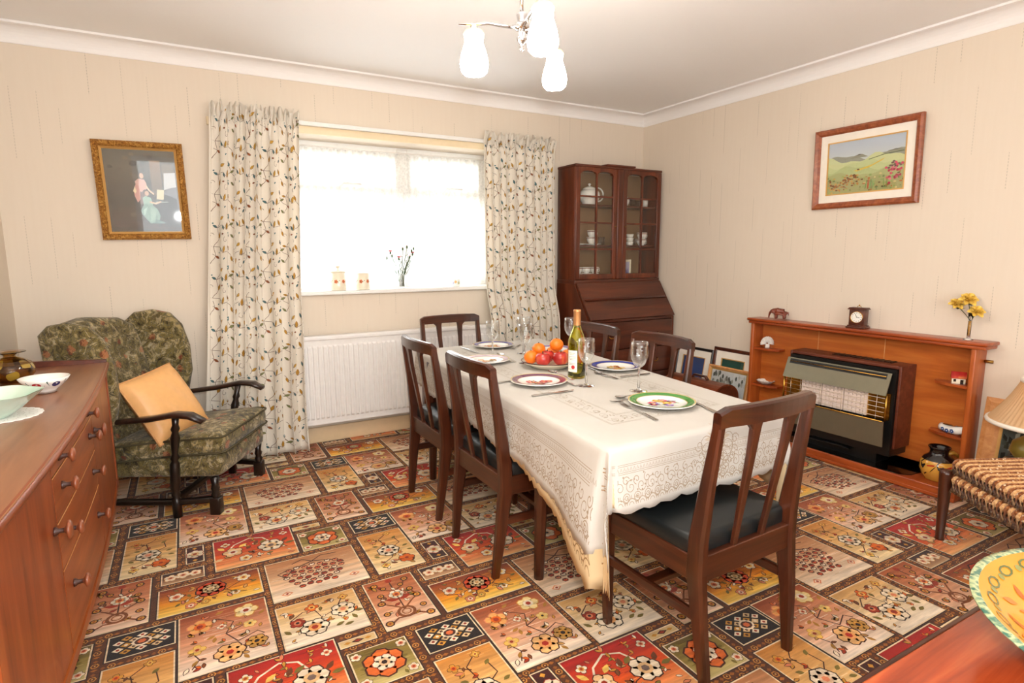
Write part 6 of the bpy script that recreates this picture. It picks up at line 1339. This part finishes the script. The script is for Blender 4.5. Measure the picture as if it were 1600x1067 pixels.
def art_hills(P):
    R = random.Random(3)
    vgrad(P, 0, 1, .55, 1, [(216, 220, 212), (204, 212, 218), (196, 206, 220), (190, 202, 218)])
    for k, (base, amp, c) in enumerate(((.68, .05, (160, 162, 150)), (.64, .06, (212, 218, 166)), (.55, .05, (202, 212, 156)), (.46, .05, (188, 200, 142)), (.36, .04, (180, 184, 128)), (.26, .03, (172, 170, 116)))):
        top = [(i / 16, base + amp * sin(i * .55 + k * 1.7) + amp * .5 * sin(i * 1.3 + k)) for i in range(17)]
        for i in range(16): P.poly([(i / 16, 0), ((i + 1) / 16, 0), top[i + 1], top[i]], c, k + 1)
    P.poly([(.30, .655), (.36, .70), (.42, .725), (.47, .715), (.54, .66)], (150, 150, 134), 2); P.poly([(.37, .70), (.42, .727), (.47, .715), (.43, .708)], (104, 102, 96), 3); P.poly([(.70, .66), (.80, .715), (.90, .73), (1.0, .70), (1.0, .66)], (150, 152, 134), 2); P.poly([(.78, .705), (.88, .732), (.95, .718), (.86, .712)], (112, 110, 102), 3)
    P.poly([(.36, .42), (.60, .50), (.76, .60), (.72, .55), (.56, .45), (.40, .40)], (226, 196, 86), 8); P.line([(.55, .60), (.75, .66), (.98, .68)], .012, (90, 104, 70), 8)
    for k in range(90):
        x, y = R.random(), R.uniform(.02, .34); c = R.choice(((196, 136, 60), (214, 160, 76), (150, 90, 50), (170, 180, 100), (120, 130, 70))) if x < .5 else R.choice(((150, 170, 100), (190, 120, 60), (120, 140, 90), (214, 200, 140), (110, 90, 60))); P.disc(x, y, R.uniform(.008, .022), c, 9, 6, R.uniform(.008, .024))
    [P.disc(.04 + .40 * q + R.gauss(0, .04), .08 + .26 * q + R.gauss(0, .05), .018, R.choice(((150, 92, 48), (196, 132, 60), (214, 164, 84), (120, 74, 40))), 10, 6, .016) for q in [R.random() for _ in range(70)]]
    for k in range(26): P.disc(.88 + R.gauss(0, .05), .30 + R.gauss(0, .07), .018, R.choice(((222, 84, 110), (230, 120, 140), (196, 60, 90))), 12, 6, .026)
    for k in range(16): P.disc(.90 + R.gauss(0, .05), .44 + R.gauss(0, .03), .02, (130, 100, 96), 11, 6, .02)
    for k in range(12): x = .52 + R.random() * .3; P.line([(x, .05), (x + R.uniform(-.02, .02), .22)], .01, R.choice(((120, 160, 90), (150, 190, 120), (190, 90, 50))), 12)
def art_poppies(P):
    vgrad(P, 0, 1, 0, 1, [(60, 110, 90), (54, 100, 120), (58, 84, 140), (50, 70, 120)])
    P.poly([(0, 0), (.5, .1), (.3, .45), (0, .5)], (80, 140, 90), 1)
    for x, y, r in ((.25, .62, .12), (.36, .5, .10), (.72, .36, .13), (.82, .5, .10), (.6, .28, .08), (.9, .3, .08)): P.flower(x, y, r, 5, ((190, 60, 60), (214, 80, 70), (230, 220, 200)), 2)
def art_green(P):
    vgrad(P, 0, 1, 0, 1, [(80, 110, 80), (60, 110, 90), (40, 90, 80), (36, 80, 74)]); P.disc(.5, .35, .34, (190, 178, 150), 1, 14, .26); P.disc(.46, .36, .22, (214, 204, 180), 2, 12, .16)
    for x, y in ((.3, .3), (.62, .28), (.7, .42), (.4, .5)): P.leaf(x, y, .2, .1, x * 5, (60, 100, 60), 3)
def art_bleach(P):
    vgrad(P, 0, 1, 0, 1, [(150, 160, 170), (190, 196, 200), (214, 216, 216)])
    R = random.Random(8)
    for k in range(40): P.disc(R.random(), .75 + R.random() * .2, .03, R.choice(((110, 116, 110), (160, 160, 150), (190, 190, 184))), 1, 6, .05)
def art_photo(P):
    R = random.Random(2); vgrad(P, 0, 1, 0, 1, [(40, 44, 40), (60, 66, 62), (90, 98, 98), (50, 56, 54)])
    for k in range(70): x, y = R.random() * .9, R.random() * .9; P.poly([(x, y), (x + .06, y), (x + .06, y + R.uniform(.04, .14)), (x, y + .1)], R.choice(((30, 34, 30), (120, 130, 130), (70, 80, 76), (170, 178, 176), (54, 60, 50))), 1)
# front of local frame is -y. back wall: faces -y already.  right wall: faces -x -> rotate -90 about z
pc = Matrix.Translation((-3.636, -.003, 1.330)) @ Matrix.Rotation(rad(-1.2), 4, 'Y') @ Matrix.Rotation(rad(2.0), 4, 'X')
picture('gilt_framed_picture', 'dark painting of two figures at a piano in a carved gilt frame', .424, .527, .034, .030, 'gilt_carved', 0, art_interior, pc)
pc = Matrix.Translation((-.003, -1.893, 1.504)) @ Matrix.Rotation(rad(-90), 4, 'Z') @ Matrix.Rotation(rad(1.5), 4, 'X')
picture('framed_landscape', 'wood framed landscape of green hills on the right wall', .606, .466, .036, .030, 'frame_brown', .048, art_hills, pc)
def leaning(name, label, yc, zt, w, h, fw, d, fmat, mount, art, ang=12, xw=-.006):
    b = Matrix.Translation((xw - h * sin(rad(ang)) * 1.0, yc, .003)) @ Matrix.Rotation(rad(-90), 4, 'Z') @ Matrix.Rotation(rad(-ang), 4, 'X')
    return picture(name, label, w, h, fw, d, fmat, mount, art, b, glass=True)
leaning('leaning_framed_print', 'black framed print of red poppies leaning against the right wall', -.688, 0, .37, .515, .022, .018, 'oak_black', .055, art_poppies, 10)
leaning('leaning_framed_print', 'brown framed green print leaning against the wall beside the fireplace', -1.058, 0, .36, .545, .026, .018, 'frame_dark', .055, art_green, 8)
leaning('leaning_framed_print', 'low pine framed pale print in front of the brown frame', -1.062, 0, .37, .415, .022, .018, 'pine', 0, art_bleach, 9, -.055)
leaning('leaning_framed_print', 'wide pine framed dark photograph leaning beside the near end of the fireplace', -2.835, 0, .46, .525, .075, .02, 'pine', 0, art_photo, 8)
# domed wooden box in front of the leaning pictures
t = thing('domed_wooden_box', 'domed dark wood box with a top handle in front of the leaning pictures', 'box', (-.30, -1.005, 0))
prof = [(-.13, 0), (.13, 0), (.13, .25)] + [(.13 * cos(a), .25 + .10 * sin(a)) for a in [pi * i / 14 for i in range(1, 14)]] + [(-.13, .25)]
m = MB(); m.prism(prof, lambda a, b: (a, -.235, b), lambda a, b: (a, .26, b)); obj('box_body', m, 'box_wood', t)
for s in (-1, 1): m = MB(); m.prism([(a * .93, .008 + b * .95) for a, b in prof], lambda a, b: (a, (.26 if s > 0 else -.235), b), lambda a, b: (a, (.263 if s > 0 else -.238), b)); obj('end_panel', m, 'frame_dark', t)
m = MB(); m.bar([(0, -.07, .352), (0, -.05, .372), (0, .05, .372), (0, .07, .352)], .024, .012, (1, 0, 0)); obj('carry_handle', m, 'frame_dark', t)

# ------------------------------------------------------------------ corduroy stool, lamp, low table with bowl
st_ = thing('upholstered_stool', 'low stool with brown ribbed corduroy cushion and dark tapered legs', 'stool', (-.615, -3.135, 0), rad(56.5))
def ribbed(m, x0, x1, y0, y1, z0, z1, n, side=False, amp=.007, e=.1):
    def fn(u, v):
        t, p = 2 * pi * u, -pi / 2 + pi * v; S = lambda w, q: (abs(w) ** q) * (1 if w >= 0 else -1); r = S(cos(p), .30)
        x = (x0 + x1) / 2 + (x1 - x0) / 2 * r * S(cos(t), e); y = (y0 + y1) / 2 + (y1 - y0) / 2 * r * S(sin(t), e); z = (z0 + z1) / 2 + (z1 - z0) / 2 * S(sin(p), .5)
        return Vector((x, y, z))
    N = n * 6
    # build on a fine grid so the ribs are real
    m_ = MB(); vs = []
    top = []
    return fn
def rib_cushion(parent, name, hw, hd, z0, z1, n, r=.010):
    """box cushion wrapped in ribs (rolls of pile) running front to back and down the sides"""
    m = MB(); m.box(-hw + .006, hw - .006, -hd + .006, hd - .006, z0 + .004, z1 - .004, .012); o = obj(name, m, 'corduroy', parent)
    w = 2 * hw / n
    for k in range(n):
        x = -hw + (k + .5) * w; c = .014
        pts = [(x, hd - .002, z0 + .006), (x, hd, z1 - c), (x, hd - c * .4, z1 - c * .4), (x, hd - c, z1), (x, 0, z1 + .012), (x, -hd + c, z1), (x, -hd + c * .4, z1 - c * .4), (x, -hd, z1 - c), (x, -hd + .002, z0 + .006)]
        m = MB(); m.tube(pts, w * .47, 8); obj('rib', m, 'corduroy' if k % 2 else 'corduroy_light', o)
    for s in (-1, 1):
        k2 = int(2 * hd / w)
        for k in range(k2): y = -hd + (k + .5) * 2 * hd / k2; m = MB(); m.tube([(s * (hw - .004), y, z0 + .006), (s * (hw + .004), y, (z0 + z1) / 2), (s * (hw - .004), y, z1 - .004)], w * .44, 7); obj('rib', m, 'corduroy' if k % 2 else 'corduroy_light', o)
rib_cushion(st_, 'top_cushion', .265, .265, .305, .365, 28); rib_cushion(st_, 'seat_frame', .270, .270, .225, .298, 28)
for sx in (-1, 1):
    for sy in (-1, 1): m = MB(); m.lathe([(0, 0), (.017, 0), (.019, .006), (.016, .012), (.026, .30), (.024, .315), (0, .318)], 16, (sx * .278, sy * .278, 0)); obj('leg', m, 'mahogany', st_)
lt = thing('lamp_table', 'low dark side table under the pleated lamp', 'side table', (-.215, -2.905, 0))
m = MB(); m.lathe([(0, .28), (.13, .28), (.13, .30), (0, .30)], 28); obj('table_top', m, 'mahogany_x', lt)
m = MB(); m.lathe([(0, .012), (.10, .012), (.03, .03), (.02, .08), (.02, .28), (0, .28)], 20); m.lathe([(0, 0), (.11, 0), (.11, .012), (0, .012)], 24); obj('pedestal', m, 'mahogany', lt)
LX_, LY_ = -.215, -2.905
lp = thing('table_lamp', 'table lamp with a pleated peach shade and olive pottery base', 'lamp', (LX_, LY_, .3005))
m = MB(); m.lathe([(0, 0), (.075, 0), (.09, .012), (.115, .05), (.105, .09), (.06, .125), (.025, .14), (.014, .16), (0, .16)], 28); obj('lamp_base', m, 'green_gold_base', lp)
m = MB(); m.lathe([(.006, .15), (.006, .20), (.016, .20), (.016, .23), (0, .23)], 12); m.tube([(0, 0, .23), (0, 0, .335)], .003, 6); m.tube([(-.085, 0, .33), (.085, 0, .33)], .002, 6); m.tube([(0, -.085, .33), (0, .085, .33)], .002, 6); obj('lamp_fitting', m, 'brass', lp)
def shade(u, v, th=0):
    a = 2 * pi * u; r = .206 * (1 - v) + .096 * v - th; r += (.003 * cos(a * 60)) + .010 * sin(pi * v) * -1; return (r * cos(a), r * sin(a), .185 + .190 * v)
m = MB(); m.surf(shade, 240, 6, closeu=True); so = obj('pleated_shade', m, 'pleated_silk', lp)
for z, r_ in ((.185, .206), (.375, .097)): m = MB(); m.tube([(r_ * cos(a), r_ * sin(a), z) for a in [2 * pi * k / 48 for k in range(49)]], .008, 8, flat=1.3); obj('shade_trim', m, 'lamp_white', so)
ct = thing('low_table', 'polished orange-brown low table at the bottom right of the picture', 'table', (-2.05, -3.70, 0)); CTZ = .455
m = MB(); m.box(-.68, .68, -.36, .315, CTZ - .020, CTZ, .005); obj('table_top', m, 'coffee_top', ct)
m = MB(); m.box(-.685, .685, .315, .326, CTZ - .024, CTZ - .004, .003); m.box(-.685, .685, -.371, -.36, CTZ - .024, CTZ - .004, .003); obj('edge_moulding', m, 'mahogany_x', ct)
for sx in (-1, 1):
    for sy in (-1, 1): m = MB(); m.bar([(sx * .62, sy * .25, 0), (sx * .60, sy * .24, CTZ - .02)], [.03, .045], [.03, .045], (1, 0, 0), bev=.4); obj('leg', m, 'mahogany', ct)
bx, by = -1.985, -3.725
t = thing('painted_bowl', 'large yellow pottery bowl with a green painted rim on the low table', 'bowl', (bx, by, CTZ + .0025), rad(20)); t.scale = (1.66, 1.85, 1.0)
Rb = .185
bpf = [(.075, 0), (.078, .006), (.115, .030), (.155, .070), (.180, .105), (.186, .112)]; bin_ = [(.178, .113), (.148, .074), (.108, .036), (.070, .016), (0, .013)]
m = MB(); m.lathe([(0, .004), (.070, .004)] + bpf + bin_, 56, sx=1.12); obj('bowl_body', m, 'bowl_yellow', t)
m = MB(); m.lathe([(.1825, .1070), (.1872, .1105), (.187, .1140), (.1800, .1140), (.1765, .1105)], 56, sx=1.12); obj('green_rim', m, 'rim_green', t)
def bi(u, v, l):            # inside wall: u angle, v 0..1 from floor edge to rim
    q = [(.070, .016), (.108, .036), (.148, .074), (.178, .113)]; k = min(2.999, v * 3); i = int(k); f = k - i; r_ = q[i][0] * (1 - f) + q[i + 1][0] * f; z = q[i][1] * (1 - f) + q[i + 1][1] * f
    n = .0012 + l * .0003; return ((r_ - n * .7) * cos(u) * 1.12, (r_ - n * .7) * sin(u), z + n * .7)
P = Print(); GN, OR = (96, 106, 60), (206, 120, 40)
for k in range(26):
    u = k * 2 * pi / 26
    P.ring(u, .36, .085, .030, GN, 0, 10, 0, 2 * pi, .55); P.ring(u + .12, .36, .04, .02, GN, 0, 8, 0, 2 * pi, .6)
    P.leaf(u, .50, .16, .06, .9, OR, 0); P.leaf(u + .13, .60, .17, .06, 2.0, (186, 96, 30), 0) if k % 2 else P.leaf(u + .02, .64, .16, .07, 1.0, OR, 0)
    P.ring(u, .88, .075, .024, GN, 0, 9, 0, 2 * pi, .8); P.disc(u + .1, .86, .03, (140, 140, 80), 0, 6, .04)
P.line([(k * 2 * pi / 60, .25) for k in range(61)], .012, (214, 160, 70), 0)
stuff(obj('painted_scrolls', P.emit(bi), 'print_gloss', t))
P = Print()
for k in range(6): a = k * 1.05; P.leaf(.03 * cos(a), .03 * sin(a), .034, .014, a + .4, (150, 160, 60), 0); P.disc(.018 * cos(a + .5), .018 * sin(a + .5), .010, (226, 130, 50), 1, 8)
obj('painted_centre', P.emit(lambda u, v, l: (u, v, .0156 + l * .0003)), 'print_gloss', t)
P = Print()
for k in range(14): u = k * 2 * pi / 14; P.leaf(u, .3, .4, .25, .3, (150, 60, 36), 0); P.leaf(u + .2, .55, .3, .2, 2.2, (190, 100, 50), 0)
def bo(u, v, l):
    q = [(.078, .006), (.115, .030), (.155, .070), (.180, .105)]; k = min(2.999, max(0, v * 3)); i = int(k); f = k - i; r_ = q[i][0] * (1 - f) + q[i + 1][0] * f + .001; return (r_ * cos(u) * 1.12, r_ * sin(u), q[i][1] * (1 - f) + q[i + 1][1] * f - .001)
obj('painted_outside', P.emit(bo), 'print_gloss', t)
n = 90; rr = lambda k: .235 + .008 * abs(sin(k * pi / 4.5))
m = MB(); m.add([(0, 0, .0018)] + [(rr(k) * cos(2 * pi * k / n), rr(k) * sin(2 * pi * k / n), .0018) for k in range(n)] + [(rr(k) * cos(2 * pi * k / n), rr(k) * sin(2 * pi * k / n), .0002) for k in range(n)], [(0, 1 + k, 1 + (k + 1) % n) for k in range(n)] + [(1 + k, 1 + n + k, 1 + n + (k + 1) % n, 1 + (k + 1) % n) for k in range(n)])
tag(obj('doily', m, 'doily', None, (bx, by, CTZ)), 'white crocheted doily under the yellow painted bowl', 'doily')

# ------------------------------------------------------------------ ceiling light
HB = Vector((-2.441, -2.134, 1.985))
cl = thing('ceiling_light', 'chrome three-arm ceiling light with glowing glass tulip shades', 'light', (HB.x, HB.y, HB.z))
m = MB(); m.lathe([(0, ZC - HB.z), (.05, ZC - HB.z), (.05, ZC - HB.z - .012), (.03, ZC - HB.z - .035), (.012, ZC - HB.z - .05), (0, ZC - HB.z - .05)], 28); obj('ceiling_rose', m, 'chrome', cl)
m = MB(); m.tube([(0, 0, .03), (0, 0, ZC - HB.z - .04)], .006, 10); obj('rod', m, 'chrome', cl)
m = MB(); m.lathe([(0, .042), (.017, .042), (.018, .036), (.014, .02), (.013, -.03), (.018, -.036), (.015, -.046), (.006, -.056), (.005, -.066), (.008, -.072), (0, -.078)], 20); m.lathe([(0, -.012), (.021, -.010), (.025, 0), (.021, .010), (0, .012)], 20); obj('hub', m, 'chrome', cl)
for k, w in enumerate(((-2.600, -2.098, 1.890), (-2.512, -2.378, 1.890), (-2.205, -1.975, 1.925))):
    p = Vector(w) - HB; h = Vector((p.x, p.y, 0)); d = h.normalized(); L2 = h.length
    top = p.z + .075
    m = MB(); m.tube([d * .012 + Vector((0, 0, -.002)), d * L2 * .35 + Vector((0, 0, -.004)), d * L2 * .7 + Vector((0, 0, top * .55 + .01)), d * L2 * .95 + Vector((0, 0, top + .012)), d * (L2 + .05) + Vector((0, 0, top + .006))], [.009, .009, .008, .007, .004], 10, flat=.6); a = obj('arm', m, 'chrome', cl)
    m = MB(); m.lathe([(.006, .018), (.010, .012), (.016, .0), (.017, -.006), (.010, -.010), (0, -.010)], 16, (p.x, p.y, top - .005)); obj('cap', m, 'chrome', a)
    prof = [(.012, .070), (.028, .066), (.034, .056), (.030, .040), (.030, .030), (.042, -.008), (.047, -.036), (.043, -.058), (.034, -.068), (.030, -.066), (.040, -.055), (.043, -.036), (.038, -.008), (.027, .030), (.031, .056), (.012, .067)]
    m = MB(); m.lathe(prof, 32, (p.x, p.y, p.z)); obj('glass_shade', m, 'lit_shade', a)
    m = MB(); m.lathe([(0, .03), (.010, .028), (.022, 0), (.024, -.018), (.016, -.036), (0, -.042)], 16, (p.x, p.y, p.z)); obj('bulb', m, 'bulb', a)
